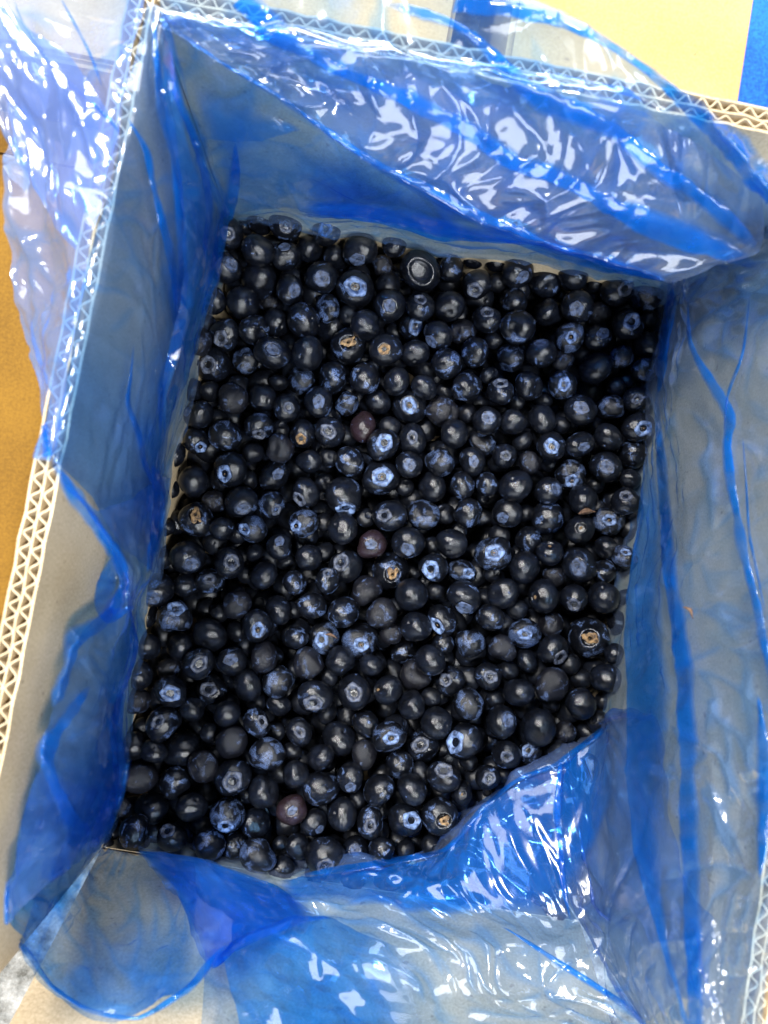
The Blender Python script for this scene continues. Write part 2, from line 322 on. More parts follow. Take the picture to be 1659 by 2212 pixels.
# ------------------------------------------------------------------ blueberries, traced tile by tile: x, y, radius, kind, level, crown offset
TILES = {
(400, 800): [(1110,290,140,'s',0,.1,.1),(1265,230,60,'s',1),(1400,190,110,'s',1),(1620,205,148,'b',0,.05,.3),(1380,440,130,'s',0),(1090,600,140,'c',0,.4,-.25),(1390,700,148,'s',0),(1620,490,120,'c',0,-.05,-.6),(990,880,115,'c',0,-.4,-.2),(1250,900,145,'s',0),(1480,900,90,'w',1),(1650,790,120,'c',0,.45,0),(1540,1070,120,'s',0),(1350,1140,125,'b',0),(1090,1180,135,'c',0,-.3,.3),(930,1080,80,'B',1),(850,1240,130,'w',0),(1510,1340,150,'c',0,0,-.2),(990,1440,150,'c',0,-.3,0),(1270,1400,110,'B',1),(760,1400,90,'s',1)],
(1160, 800): [(320,260,135,'R',0,-.1,0),(450,240,60,'b',1),(170,430,110,'s',0),(390,500,100,'s',1),(610,440,150,'c',0,-.15,.65),(710,270,90,'s',1),(910,390,110,'c',0,0,-.7),(810,580,90,'w',1),(280,680,145,'c',0,0,.1),(570,770,165,'R',0,0,-.05),(325,940,110,'B',0),(950,660,110,'b',1),(1140,620,175,'D',0,0,.05),(1410,600,115,'b',0),(1600,510,90,'s',1),(1630,740,125,'c',0,-.2,.5),(1390,930,130,'s',0),(1140,930,125,'c',0,0,-.5),(870,920,135,'c',0,0,.1),(115,1060,140,'b',0),(360,1110,130,'s',0),(660,1090,130,'s',0),(520,1010,90,'w',1),(1070,1100,130,'R',0,.25,.1),(1290,1180,130,'c',0,-.6,.5),(910,1150,50,'s',2),(1500,1150,110,'w',1),(150,1340,140,'s',0),(510,1280,150,'T',0,0,-.2),(835,1310,145,'P',0,-.1,0),(1090,1340,120,'s',0),(1610,1330,125,'b',0),(1370,1430,130,'b',0)],
(1920, 800): [(60,1040,125,'c',0,0,-.5),(160,500,120,'s',0),(270,470,50,'c',1,0,0),(330,630,130,'c',0,.45,.4),(160,720,80,'s',1),(570,700,145,'s',0),(600,540,100,'s',1),(820,660,130,'s',0),(980,720,90,'b',1),(980,840,70,'s',2),(1190,790,140,'c',0,.5,-.1),(1450,830,140,'B',0),(290,890,130,'b',0),(710,830,60,'B',1),(600,980,135,'s',0),(850,930,135,'c',0,-.1,.2),(1040,1000,110,'w',1),(1290,1090,140,'R',0,.2,-.15),(1470,1050,90,'s',1),(330,1110,150,'b',0),(780,1200,125,'B',0,.1,0),(1030,1200,120,'c',0,.4,-.3),(1460,1270,120,'s',0),(530,1340,125,'c',0,0,-.7),(270,1380,130,'B',0),(720,1410,110,'w',1),(890,1360,90,'B',1),(1010,1470,145,'s',0),(1240,1370,100,'B',0),(1440,1480,110,'B',0),(120,1220,80,'w',1)],
(400, 1480): [(800,170,100,'s',0),(690,150,50,'s',2),(960,190,90,'s',1),(1160,250,130,'w',0),(1420,250,120,'s',0),(1630,330,115,'c',0,.2,0),(860,390,125,'c',0,-.75,-.2),(1390,490,125,'b',0,0,.7),(1560,110,70,'s',1),(840,620,110,'R',0,.4,.6),(1090,570,130,'b',0),(1580,520,70,'s',1),(1570,690,125,'w',0),(1340,720,90,'s',1),(650,740,110,'s',0),(610,860,80,'c',1,0,0),(820,970,125,'s',0),(1140,870,145,'R',0,-.4,.3),(1520,920,130,'c',0,.3,-.1),(610,1040,80,'b',1),(1000,1150,100,'w',1),(1310,960,80,'s',1),(1240,1150,130,'c',0,.1,.5),(1500,1180,120,'b',0,.4,.4),(840,1310,150,'T',0,0,-.3),(690,1330,110,'s',1),(1070,1390,115,'s',0),(1320,1390,125,'B',0,-.45,0),(570,1370,80,'s',1)],
(1160, 1480): [(100,90,120,'B',0),(365,70,125,'b',0),(650,80,140,'b',0),(930,100,120,'s',0),(1170,150,110,'s',0),(1540,150,130,'b',0),(1350,200,50,'s',2),(255,280,130,'c',0,0,0),(500,290,105,'B',0),(770,280,115,'s',0),(1040,310,150,'R',0,0,0),(1335,370,130,'w',0),(1550,380,80,'s',1),(110,560,120,'P',0,-.1,.4),(350,540,135,'c',0,-.1,0),(640,500,130,'r',0),(870,500,90,'b',1),(1430,560,125,'s',0),(1070,610,130,'s',0,0,-.2),(810,650,145,'R',0,.1,-.1),(165,800,110,'s',0),(340,770,80,'w',1),(520,800,125,'b',0),(1040,830,115,'c',0,0,0),(1310,800,125,'B',0),(1590,800,120,'c',0,.1,0),(790,940,160,'R',0,.1,-.05),(1240,1020,130,'s',0),(1510,1010,110,'b',0),(300,980,60,'s',2),(140,1070,125,'c',0,-.55,.5),(470,1100,165,'R',0,.1,.75),(1000,1020,60,'w',1),(660,1290,80,'b',1),(870,1270,140,'c',0,-.4,0),(1160,1270,140,'B',0),(1350,1260,90,'w',1),(1560,1250,130,'b',0),(120,1340,130,'B',0,-.6,.2),(460,1380,130,'s',0),(300,1330,60,'w',1)],
(1920, 1480): [(60,440,120,'c',0,.1,-.2),(180,190,115,'c',0,0,-.7),(430,140,125,'b',0),(80,50,80,'s',1),(720,130,125,'B',0,.1,0),(1190,150,80,'B',1),(1280,90,50,'B',2),(1370,260,115,'c',0,0,0),(550,260,50,'s',2),(320,290,50,'s',2),(880,350,130,'c',0,0,-.15),(1150,330,110,'B',0),(295,450,110,'s',0),(540,430,125,'s',0),(710,480,50,'B',1),(1380,500,130,'R',0,.4,.1),(1120,590,120,'s',0),(370,620,90,'s',1),(20,640,115,'B',1),(620,670,130,'R',0,0,0),(870,650,115,'c',0,.3,.2),(215,750,110,'c',0,.1,0),(1340,740,125,'b',0),(430,810,95,'w',0),(1100,850,130,'c',0,0,0),(800,920,135,'B',0,0,.4),(1310,950,90,'s',0),(610,820,70,'w',2),(310,1010,140,'s',0),(60,1000,95,'b',0),(590,1050,120,'c',0,.6,-.1),(900,1130,135,'s',0),(1010,1010,60,'s',2),(1270,1150,120,'c',0,0,-.5),(240,1250,130,'c',0,-.45,.4),(400,1250,70,'w',1),(590,1290,140,'b',0),(1120,1310,130,'B',0,0,0),(930,1240,50,'w',2),(870,1390,125,'O',0,.05,-.1),(1310,1380,90,'s',1)],
(400, 2160): [(540,160,90,'s',1),(760,140,145,'c',0,.3,.5),(1130,200,135,'c',0,.2,-.1),(1570,60,110,'c',0,0,-.5),(1350,110,70,'s',1),(1430,310,120,'s',0),(1620,180,60,'s',2),(480,430,150,'c',0,-.15,.45),(750,390,110,'s',1),(960,360,115,'b',0,0,-.2),(1270,300,50,'s',2),(1190,560,135,'w',0),(400,650,110,'s',1),(645,680,145,'B',0,.1,-.6),(1040,640,60,'c',1,0,0),(940,610,90,'s',1),(1560,610,120,'s',0),(960,830,140,'s',0),(1370,750,130,'R',0,.1,.3),(1190,800,90,'w',1),(420,930,115,'s',0),(700,930,120,'s',0),(860,1080,130,'c',0,.1,0),(1150,1060,125,'c',0,-.1,-.2),(1430,1020,130,'w',0),(340,1180,120,'s',0),(600,1130,100,'w',1),(620,1320,140,'R',0,0,.1),(970,1310,135,'c',0,-.2,-.1),(1290,1270,130,'s',0),(1560,1240,140,'B',0),(320,1410,120,'w',0),(1140,1430,80,'s',1),(800,1480,110,'s',0),(1370,1420,60,'b',2),(1560,1440,100,'s',1)],
(1160, 2160): [(165,150,115,'s',0),(330,350,110,'b',0,0,-.6),(485,230,145,'c',0,-.3,-.3),(710,40,125,'r',0,0,0),(880,270,165,'T',0,.1,.2),(1030,20,140,'c',0,0,.5),(1240,50,60,'b',1),(1250,240,130,'R',0,-.2,.1),(1070,270,50,'b',2),(1500,280,120,'B',0,.5,.1),(1410,30,130,'s',0),(40,370,108,'b',0),(670,440,130,'w',0),(1060,480,140,'s',0),(1270,450,80,'s',1),(1520,500,140,'c',0,0,.7),(190,570,130,'b',0),(470,630,145,'b',0),(800,640,130,'w',0),(1100,760,130,'s',0),(1330,700,130,'R',0,-.4,.4),(20,620,50,'s',2),(55,850,105,'b',0),(300,860,135,'B',0,-.2,.05),(620,880,155,'B',0,0,.2),(880,810,100,'w',1),(160,1080,140,'w',0),(440,1060,130,'s',0),(710,1090,100,'s',0),(1000,980,110,'b',1),(1230,1050,130,'s',0),(1330,910,95,'b',1),(1570,900,130,'B',0),(1090,1180,130,'w',1),(1400,1230,130,'c',0,-.4,-.1),(340,1200,80,'w',1),(560,1330,150,'c',0,0,0),(850,1310,120,'O',0,-.7,0),(220,1370,140,'c',0,-.1,.4),(1060,1440,120,'s',0),(1230,1370,80,'s',1),(1560,1430,140,'B',0)],
(1920, 2160): [(120,110,160,'B',0,0,0),(430,10,120,'b',0),(610,110,110,'O',0,0,-.6),(1100,70,100,'s',0),(1260,150,105,'B',0,.1,-.5),(390,240,140,'s',0),(650,310,100,'w',1),(870,210,150,'c',0,-.1,.2),(1080,280,105,'b',0),(200,460,130,'s',0),(110,290,70,'s',1),(555,490,140,'O',0,-.7,.1),(820,510,120,'c',0,0,.5),(1085,500,135,'s',0),(1270,500,60,'s',1),(320,600,90,'s',1),(90,680,120,'b',0),(390,820,130,'B',0,0,0),(620,730,110,'w',1),(950,850,190,'T',0,0,0),(1210,720,100,'s',1),(200,940,115,'w',0),(640,960,130,'c',0,.5,.55),(410,1050,100,'s',1),(1170,990,90,'s',0),(780,1080,90,'s',1),(70,1190,110,'c',0,.2,0),(250,1140,60,'B',1),(340,1330,130,'s',0),(630,1270,150,'w',0),(880,1210,90,'w',1),(1100,1210,130,'s',0),(880,1430,140,'s',0),(130,1390,60,'b',1),(620,1430,70,'s',2),(1080,1410,70,'s',2)],
(400, 2840): [(550,120,135,'b',0,-.3,-.2),(840,20,120,'s',0),(1110,30,115,'s',0),(1370,110,120,'b',0,.5,-.1),(290,320,120,'s',0),(470,360,105,'s',0),(710,340,160,'s',0),(960,200,60,'s',1),(1145,280,135,'w',0),(1455,390,150,'B',0),(1540,190,40,'s',2),(370,150,60,'s',2),(345,600,145,'w',0),(660,640,135,'b',0),(905,490,130,'w',0),(1160,590,150,'c',0,0,.2),(1430,710,130,'s',0),(450,860,135,'s',0),(170,840,90,'w',0),(800,850,125,'s',0),(1110,910,145,'B',0,-.1,.6),(300,1060,130,'b',0),(100,1070,80,'s',1),(880,1000,90,'s',1),(1360,990,125,'s',0),(630,1110,130,'c',0,-.4,-.5),(950,1170,135,'b',0),(1180,1180,115,'b',1),(1385,1260,150,'B',0),(1580,1380,110,'s',0),(1580,1180,80,'s',1),(1280,740,60,'s',2),(40,1180,70,'s',1)],
(1160, 2840): [(80,190,115,'c',0,.1,0),(20,360,60,'s',1),(430,250,145,'s',0),(660,120,120,'b',0),(860,240,140,'B',0,.2,0),(1280,110,130,'s',0),(1150,320,140,'c',0,-.1,-.2),(1520,270,150,'R',0,-.6,.1),(270,410,120,'s',0),(650,390,120,'w',0),(960,470,120,'b',0),(50,560,110,'s',0),(270,680,150,'b',0),(530,590,125,'c',0,0,.6),(780,700,135,'b',0),(1065,690,140,'s',0),(1340,580,140,'c',0,0,-.5),(1500,720,100,'O',1,0,.1),(1140,540,70,'s',1),(1560,450,70,'s',1),(20,870,130,'r',0,0,0),(210,980,120,'c',0,.4,.6),(460,910,125,'s',0),(590,780,70,'s',1),(700,980,130,'b',0,0,.2),(1000,960,140,'R',0,.5,0),(1310,930,160,'T',0,.2,.2),(70,1190,110,'s',0),(310,1270,165,'c',0,0,.5),(570,1220,110,'c',1,0,0),(800,1220,120,'b',0),(1010,1220,80,'s',1),(1230,1180,80,'w',1),(0,1380,80,'b',1),(1330,330,50,'b',2)],
(1920, 2840): [(180,110,140,'c',0,.45,-.2),(510,150,155,'s',0),(740,190,95,'w',1),(230,390,125,'c',0,0,.1),(440,370,100,'R',1,-.3,-.3),(70,590,110,'c',0,.1,0),(1020,100,90,'s',1),(680,360,90,'w',1),(200,570,50,'w',2),(930,190,60,'s',2)],
}
berries = []
KX = 760 / 1659 * 0.54
for (tx, ty), lst in TILES.items():
    for e in lst:
        x, y, r, k, lv = e[:5]; ft = e[5:7] if len(e) > 5 else None
        px, py, pr = tx * .54 + x * KX, ty * .54 + y * KX, r * KX
        if any((px - b['px']) ** 2 + (py - b['py']) ** 2 < (0.55 * min(pr, b['pr'])) ** 2 for b in berries): continue
        berries.append(dict(px=px, py=py, pr=pr, k=k, lv=lv, ft=ft, z=(0.0, -0.007, -0.013)[lv] + random.uniform(-.0012, .0012)))
def place(b):
    d = ray(b['px'], b['py']); t = (b['z'] - CAM[2]) / d[2]; b['p'] = CAM + d * t
    b['r'] = b['pr'] / F * t * (1.10 if b['lv'] == 0 else 1.12)
    b['r'] = min(max(b['r'], 0.0052), 0.0115)
for b in berries: place(b)
PXY = np.array([b['p'] for b in berries]); 
for it in range(60):
    P = np.array([b['p'] for b in berries]); Rr = np.array([b['r'] for b in berries])
    D = np.linalg.norm(P[:, None] - P[None], axis=2); S = (Rr[:, None] + Rr[None]) * 0.90
    ii, jj = np.where((D < S) & (np.arange(len(P))[:, None] < np.arange(len(P))[None]))
    if not len(ii): break
    for i, j in zip(ii, jj):
        pen = S[i, j] - D[i, j]
        lo, hi = (i, j) if berries[i]['z'] < berries[j]['z'] else (j, i)
        berries[lo]['z'] -= pen * 0.45; berries[hi]['z'] += pen * 0.08
    for b in berries: b['z'] = max(min(b['z'], 0.004), -0.03); place(b)

def lathe(name, prof, seg, mat, wob=0.0, lobes=0, lob_amp=0.0, seed=0, parent=None):
    r_ = np.random.default_rng(seed); ph = r_.random(6) * 6.28
    v = []; f = []
    for i, (rr, z) in enumerate(prof):
        for s in range(seg):
            a = 2 * math.pi * s / seg
            q = 1 + wob * (math.sin(2 * a + ph[0] + z) * .5 + math.sin(3 * a + ph[1] + 2.2 * z) * .35 + math.sin(5 * a + ph[2] + 3 * z) * .15)
            q2 = rr * q
            v.append((q2 * math.cos(a), q2 * math.sin(a), z + wob * .6 * rr * math.sin(a + ph[3]) * z + wob * .5 * math.sin(2 * a + ph[4]) * rr * .5))
    n = len(prof)
    for i in range(n - 1):
        for s in range(seg):
            f.append((i * seg + s, i * seg + (s + 1) % seg, (i + 1) * seg + (s + 1) % seg, (i + 1) * seg + s)[::-1])
    v.append((0, 0, prof[0][1])); f.append  # caps
    c0 = len(v) - 1; v.append((0, 0, prof[-1][1])); c1 = len(v) - 1
    for s in range(seg):
        f.append((c0, s, (s + 1) % seg)); f.append((c1, (n - 1) * seg + (s + 1) % seg, (n - 1) * seg + s))
    A = np.array(v)
    for d in range(5):
        dr = r_.normal(size=3); dr /= np.linalg.norm(dr); c = (A @ dr) / (np.linalg.norm(A, axis=1) + 1e-6)
        A *= (1 - wob * (.9 + 1.6 * r_.random()) * np.exp(-((np.arccos(np.clip(c, -1, 1)) / (.3 + .3 * r_.random())) ** 2)))[:, None]
    me = bpy.data.meshes.new(name); me.from_pydata(A.tolist(), [], f); me.update()
    me.polygons.foreach_set('use_smooth', [True] * len(f)); me.materials.append(mat); return me
def body_prof(ob, crater, depth, rim, stem=0.10):
    """from the crown (top) down: sunken crown disc, raised rim, round body, small stem dimple"""
    p = []
    zc = ob * math.cos(crater)
    for q in (0.12, 0.4, 0.7, 0.88): p.append((math.sin(crater) * q, zc - depth * (1 - q ** 4 * .6)))
    p.append((math.sin(crater) * 1.0, zc + rim))
    n = 15; a0 = crater * 1.22
    for i in range(n):
        a = a0 + (math.pi - 0.16 - a0) * i / (n - 1)
        p.append((math.sin(a) * (1 + .02 * math.cos(2 * a)), ob * math.cos(a)))
    zb = p[-1][1]; p.append((0.09, zb + .02)); p.append((0.03, zb + .06))
    return p
BODY = {}
OBL = (0.80, 0.9, 0.95, 0.86, 0.92, 0.83)
def body(k, var):
    key = (k, var)
    if key not in BODY:
        ob = OBL[var]
        cr, dp, rm = {'D': (0.62, .22, .0), 'R': (0.46, .10, .045), 'c': (0.40, .05, .02), 'T': (0.42, .10, .03)}.get(k, (0.34, .07, .03))
        BODY[key] = lathe('blueberry', body_prof(ob, cr, dp, rm), 28, BM[k], wob=(0.03, .045, .065, .055, .08, .05)[var] * (1.7 if k in 'wB' else 1), seed=hash_k(k) * 7 + var)
    return BODY[key]
def hash_k(k): return ord(k)
CAL = {}
def calyx(kind, var):
    """crown pieces: 'ring' raised lobed ring, 'disc' pale scar disc with lip, 'star' five dried sepals round a stub"""
    key = (kind, var)
    if key in CAL: return CAL[key]
    r_ = np.random.default_rng(hash_k(kind[0]) + var); v = []; f = []; seg = 30
    mat = {'r': M_CAL_R, 'd': M_CAL_B, 's': M_CAL_T, 'k': M_CAL_D, 'p': M_CAL_T}[kind[0]]
    ph = r_.random() * 6; lob = r_.uniform(.1, 1.25, 5)
    if kind == 'star':
        for s in range(seg):
            a = 2 * math.pi * s / seg; l = max(0, math.cos(2.5 * a + ph + .5 * math.sin(a + ph))) ** .6 * lob[int(((2.5 * a + ph) / math.pi) % 5)] + .25 * r_.random()
            for (q, z) in ((0.06, 0.03), (0.16, -.005), (0.20 + .17 * l, .03 + .02 * r_.random()), (0.19 + .17 * l, -.03)): v.append((q * math.cos(a), q * math.sin(a), z))
        k = 4
    else:
        for s in range(seg):
            a = 2 * math.pi * s / seg; l = max(0, math.cos(5 * a + ph)) * (.6 + .6 * r_.random()); R0 = {'ring': .36, 'disc': .30, 'kring': .33, 'pring': .33}[kind]
            if kind == 'disc': pr = ((0.02, .0), (R0 * .6, .012), (R0 * .9, .0), (R0 + .02 + .02 * l, .030), (R0 + .05 + .04 * l, -.02))
            else: pr = ((R0 * .52, -.05), (R0 * .72, .005), (R0 * .9, .05 + .03 * l), (R0 + .06 + .05 * l, .045), (R0 + .08 + .05 * l, -.03))
            for (q, z) in pr: v.append((q * math.cos(a) * (1 + .06 * math.sin(a + ph)), q * math.sin(a), z))
        k = 5
    for s in range(seg):
        for i in range(k - 1): f.append((s * k + i, s * k + i + 1, ((s + 1) % seg) * k + i + 1, ((s + 1) % seg) * k + i))
    if kind in ('star', 'disc'): f.append(tuple(s * k for s in range(seg))[::-1])
    me = bpy.data.meshes.new('calyx'); me.from_pydata(v, [], f); me.update(); me.polygons.foreach_set('use_smooth', [True] * len(f)); me.materials.append(mat)
    if kind == 'ring':
        stub = []
    CAL[key] = me; return me
def speck(parent, z, mat, r=0.07):
    key = ('speck', mat.name)
    if key not in CAL:
        bm = bmesh.new(); bmesh.ops.create_icosphere(bm, subdivisions=1, radius=1); me = bpy.data.meshes.new('style_stub'); bm.to_mesh(me); bm.free(); me.materials.append(mat); CAL[key] = me
    o = bpy.data.objects.new('style_stub', CAL[key]); COL.objects.link(o); o.parent = parent; o.location = (0, 0, z); o.scale = (r, r * .8, r * .5); return o

LAB = {
 's': 'glossy black blueberry', 'b': 'blueberry with pale bloom patches', 'B': 'blueberry streaked with pale bloom',
 'w': 'dull wrinkled blueberry', 'r': 'reddish flushed blueberry', 'c': 'black blueberry with round crown scar',
 'R': 'blueberry with raised crown ring', 'T': 'blueberry with dried tan crown', 'D': 'blueberry with deep round dimple',
 'O': 'black blueberry with small tan pip', 'P': 'blueberry with tan-rimmed crown'}
NEI = {'s': 'a glossy', 'b': 'a patchy', 'B': 'a streaked', 'w': 'a dull', 'r': 'a reddish', 'c': 'a scarred', 'R': 'a ringed', 'T': 'a tan-crowned', 'D': 'a dimpled', 'O': 'a tan-pipped', 'P': 'a tan-rimmed'}
def zone(p):
    x, y = p[0] / W, p[1] / LEN
    if y > .86: return 'at the back film'
    if y < .16: return 'at the near film'
    if x < .14: return 'at the left film'
    if x > .86: return 'at the right film'
    if y > .6: return 'towards the back film'
    if y < .38: return 'towards the near film'
    return 'mid-heap'
def label_of(i):
    b = berries[i]; d = [(np.linalg.norm(b['p'] - c['p']), c['k']) for j, c in enumerate(berries) if j != i and c['lv'] < 2]; d.sort(key=lambda t: t[0])
    n1, n2 = sorted((d[0][1], d[1][1])); sz = 'large ' if b['r'] > .0096 else ('small ' if b['r'] < .0068 else '')
    nb = f'between {NEI[n1]} and {NEI[n2]} one' if n1 != n2 else f'between two {NEI[n1][2:]} ones'
    t = f'{sz}{LAB[b["k"]]} {zone(b["p"])}, {nb}'
    return t if len(t.split()) <= 16 else t.replace(' film,', ',').replace('at the', 'at').replace('towards the', 'towards').replace('black ', '')
order = sorted(range(len(berries)), key=lambda i: -(berries[i]['pr'] * (1, .6, .3)[berries[i]['lv']]))
single, rest = set(order[:300]), order[300:]
extra = [(berries[i]['p'], berries[i]['r']) for i in rest]
SPECIAL = {}
for i, b in enumerate(berries):
    if i not in single: continue
    k = b['k']; var = (i * 7 + 3) % 6
    me = body(k, var)
    o = bpy.data.objects.new('blueberry', me); COL.objects.link(o)
    o.location = b['p']
    if b['ft']:
        fx, fy = b['ft']; ax = RM @ np.array([fx, -fy, math.sqrt(max(0.05, 1 - fx * fx - fy * fy))])
        toc = CAM - b['p']; toc /= np.linalg.norm(toc)
        ax = ax + (toc - RM[:, 2]) * .8
    else:
        a = random.uniform(0, 6.28); ax = np.array([math.cos(a), math.sin(a), random.uniform(-1.6, -.1)])
    q = Vector(ax).to_track_quat('Z', 'Y'); o.rotation_mode = 'QUATERNION'
    from mathutils import Quaternion
    o.rotation_quaternion = q @ Quaternion((0, 0, 1), random.uniform(0, 6.28))
    r = b['r']; o.scale = (r * random.uniform(.96, 1.09), r * random.uniform(.88, 1.01), r)
    tag(o, label_of(i), 'blueberry', 'topmost blueberries in the lined box')
    if b['ft']:
        ck = {'c': 'disc', 'R': 'ring', 'T': 'star', 'B': 'ring', 'b': 'kring', 's': 'kring', 'w': 'kring', 'r': 'disc', 'P': 'pring'}.get(k)
        if k == 'c' and i % 2 == 0: ck = 'kring'
        if ck:
            c = bpy.data.objects.new('calyx', calyx(ck, var % 5)); COL.objects.link(c); c.parent = o
            ob = OBL[var]; cr = {'R': .46, 'c': .40, 'T': .42}.get(k, .34)
            c.location = (0, 0, ob * math.cos(cr) + .0)
            sc_ = {'R': 1.12, 'c': 1.15, 'T': 1.1}.get(k, .95) * random.uniform(.85, 1.15); c.scale = (sc_, sc_ * random.uniform(.85, 1), sc_)
        if k == 'O': speck(o, OBL[var] * math.cos(.34) - .03, M_CAL_T, .13)
        if ck:
            if k in 'RB' and i % 2 == 0: speck(o, ob * math.cos(cr) - .04, M_CAL_T, .06)

# the berries packed below and between: nobody could count them
Pn = [b['p'] for b in berries]; Rn = [b['r'] for b in berries]
for zl in (-0.007, -0.017, -0.027):
    pts = []
    for t in range(5200):
        p = np.array([random.uniform(0.0055, W - .0055), random.uniform(-0.001 if zl > -.02 else .006, LEN - .0055), zl + random.uniform(-.003, .003)]); r = random.uniform(.0062, .0086)
        A = np.array(Pn); d = np.linalg.norm(A - p, axis=1)
        if zl > -.01 and 0.045 < p[1] < LEN - .03 and 0.03 < p[0] < W - .03: continue
        if (d < 0.86 * (np.array(Rn) + r)).any(): continue
        Pn.append(p); Rn.append(r); extra.append((p, r))
for t in range(2500):
    p = np.array([random.uniform(.004, W - .004), random.uniform(.001, LEN - .004), random.uniform(-.004, -.001)]); r = random.uniform(.0065, .0082)
    if .016 < p[0] < W - .016 and .03 < p[1] < LEN - .016: continue
    if (np.linalg.norm(np.array(Pn) - p, axis=1) < 0.84 * (np.array(Rn) + r)).any(): continue
    Pn.append(p); Rn.append(r); extra.append((p, r))
for zl, ox in ((-.026, 0), (-.036, .0075)):
    for gy in range(24):
        for gx in range(18):
            p = np.array([.004 + ox * .8 + gx * .0142 + (gy % 2) * .007 + random.uniform(-.0012, .0012), .002 + gy * .0139 + ox * .5 + random.uniform(-.0012, .0012), zl + random.uniform(-.0015, .0015)])
            if p[0] > W - .002 or p[1] > LEN - .002: continue
            if (np.linalg.norm(np.array(Pn) - p, axis=1) < 0.55 * (np.array(Rn) + .0080)).any(): continue
            extra.append((p, random.uniform(.0076, .0086)))
src = [(body('swbs'[v], v), v) for v in range(4)]
groups = {}
V = []; Fc = []; MI = []; n0 = 0; mats = [BM['h']]
for n, (p, r) in enumerate(extra):
    me, v = src[n % 4]; mi = 0
    co = np.empty(len(me.vertices) * 3); me.vertices.foreach_get('co', co); co = co.reshape(-1, 3)
    a = np.random.default_rng(n).normal(size=4); a /= np.linalg.norm(a)
    Rt = np.array(Quaternion(a).to_matrix()); V.append(co @ Rt.T * r + p)
    for pl in me.polygons: Fc.append(tuple(x + n0 for x in pl.vertices)); MI.append(mi)
    n0 += len(co)
me = bpy.data.meshes.new('blueberry_heap'); me.from_pydata(np.vstack(V).tolist(), [], Fc); me.update()
me.polygons.foreach_set('use_smooth', [True] * len(Fc))
for m_ in mats: me.materials.append(m_)
me.polygons.foreach_set('material_index', MI)
hp = bpy.data.objects.new('blueberry_heap', me); COL.objects.link(hp)
tag(hp, 'dark blueberries packed below and between the topmost ones', 'blueberries', kind='stuff')

# ------------------------------------------------------------------ the blue liner bag
bag = empty('liner_bag', (W / 2, LEN / 2, -0.04)); BO = np.array([W / 2, LEN / 2, -0.04])
tag(bag, 'crumpled translucent blue plastic liner bag draped inside the open box', 'plastic bag')
BASE = []
def spline(pts, n):
    """resample a polyline evenly with Catmull-Rom"""
    p = np.array(pts, float); seg = np.linalg.norm(np.diff(p[:, :2], axis=0), axis=1); s = np.concatenate([[0], np.cumsum(seg)]); s /= s[-1]
    u = np.linspace(0, 1, n); out = np.empty((n, p.shape[1]))
    for k, x in enumerate(u):
        i = min(max(np.searchsorted(s, x, 'right') - 1, 0), len(p) - 2); t = (x - s[i]) / max(s[i + 1] - s[i], 1e-9)
        p0, p1, p2, p3 = p[max(i - 1, 0)], p[i], p[i + 1], p[min(i + 2, len(p) - 1)]
        cr = .5 * ((2 * p1) + (-p0 + p2) * t + (2 * p0 - 5 * p1 + 4 * p2 - p3) * t * t + (-p0 + 3 * p1 - 3 * p2 + p3) * t ** 3)
        out[k] = .65 * cr + .35 * (p1 + (p2 - p1) * t)
    return out
def tri(x): return 2 * np.abs(x - np.floor(x + .5))
def crumple(U, V, seed, nf=7, f0=30, warp=.35, aniso=None):
    """random straight creases: folded triangle waves in many directions, locally faded"""
    r_ = np.random.default_rng(seed); h = 0
    wu = U + warp * .05 * vnoise(U * 28, V * 28, seed) + .006 * vnoise(U * 110, V * 110, seed + 4); wv = V + warp * .05 * vnoise(U * 28 + 9, V * 28 + 5, seed + 3)
    for i in range(nf):
        a = r_.random() * math.pi
        if aniso is not None: a = aniso + r_.normal() * .45
        f = f0 * (0.35 + 2.0 * r_.random() ** 1.4); x = (wu * math.cos(a) + wv * math.sin(a)) * f + r_.random() * 9
        m = np.clip(vnoise(U * (20 + 9 * (i % 3)) + i * 7.3, V * (20 + 9 * (i % 3)) + i * 3.1, seed + i) * 4.2 + .25, 0, 1)
        h = h + (tri(x) - .5) * m / f * f0
    return h / nf
def creases(U, V, seed, nf=9):
    """sharp single creases: narrow ridges along wandering lines that come and go"""
    r_ = np.random.default_rng(seed); h = 0
    wu = U + .030 * vnoise(U * 22, V * 22, seed) + .008 * vnoise(U * 70, V * 70, seed + 4); wv = V + .030 * vnoise(U * 22 + 9, V * 22 + 5, seed + 3) + .008 * vnoise(U * 70 + 3, V * 70, seed + 6)
    for i in range(nf):
        a = r_.random() * math.pi; f = 22 + 50 * r_.random(); x = (wu * math.cos(a) + wv * math.sin(a)) * f + r_.random() * 9
        m = np.clip(vnoise(U * 34 + i * 5.3, V * 34 + i * 2.1, seed + i + 9) * 5 - .1, 0, 1)
        h = h + (1 - tri(x)) ** (2 + 90 / f) * m * (1 if i % 3 else -1)
    return h
def streaks(U, V, seed):
    """where the film is bunched: long soft bands and thin lines running down the sheet and aslant"""
    w1 = vnoise(U * 16, V * 9, seed) * 1.6; o = 0
    for (fu, fv, th, k, e) in ((17, 4, .16, 1.0, 5), (30, 8, .10, .9, 7), (46, -26, .09, .6, 8), (60, 34, .07, .5, 11)):
        n = np.abs(vnoise(U * fu + w1 + V * fv * .6, V * abs(fv) + w1 * .7, seed + e)); l = np.clip(1 - n / th, 0, 1) ** 1.3
        o = np.maximum(o, k * l * np.clip(vnoise(U * 12 + e, V * 12, seed + e + 3) * 3.2 + .35, 0, 1))
    soft = np.clip(vnoise(U * 13 + 4, V * 5, seed + 17) * 2.4 - .15, 0, .7)
    return np.clip(np.maximum(o, soft), 0, 1)
SEED = [100]
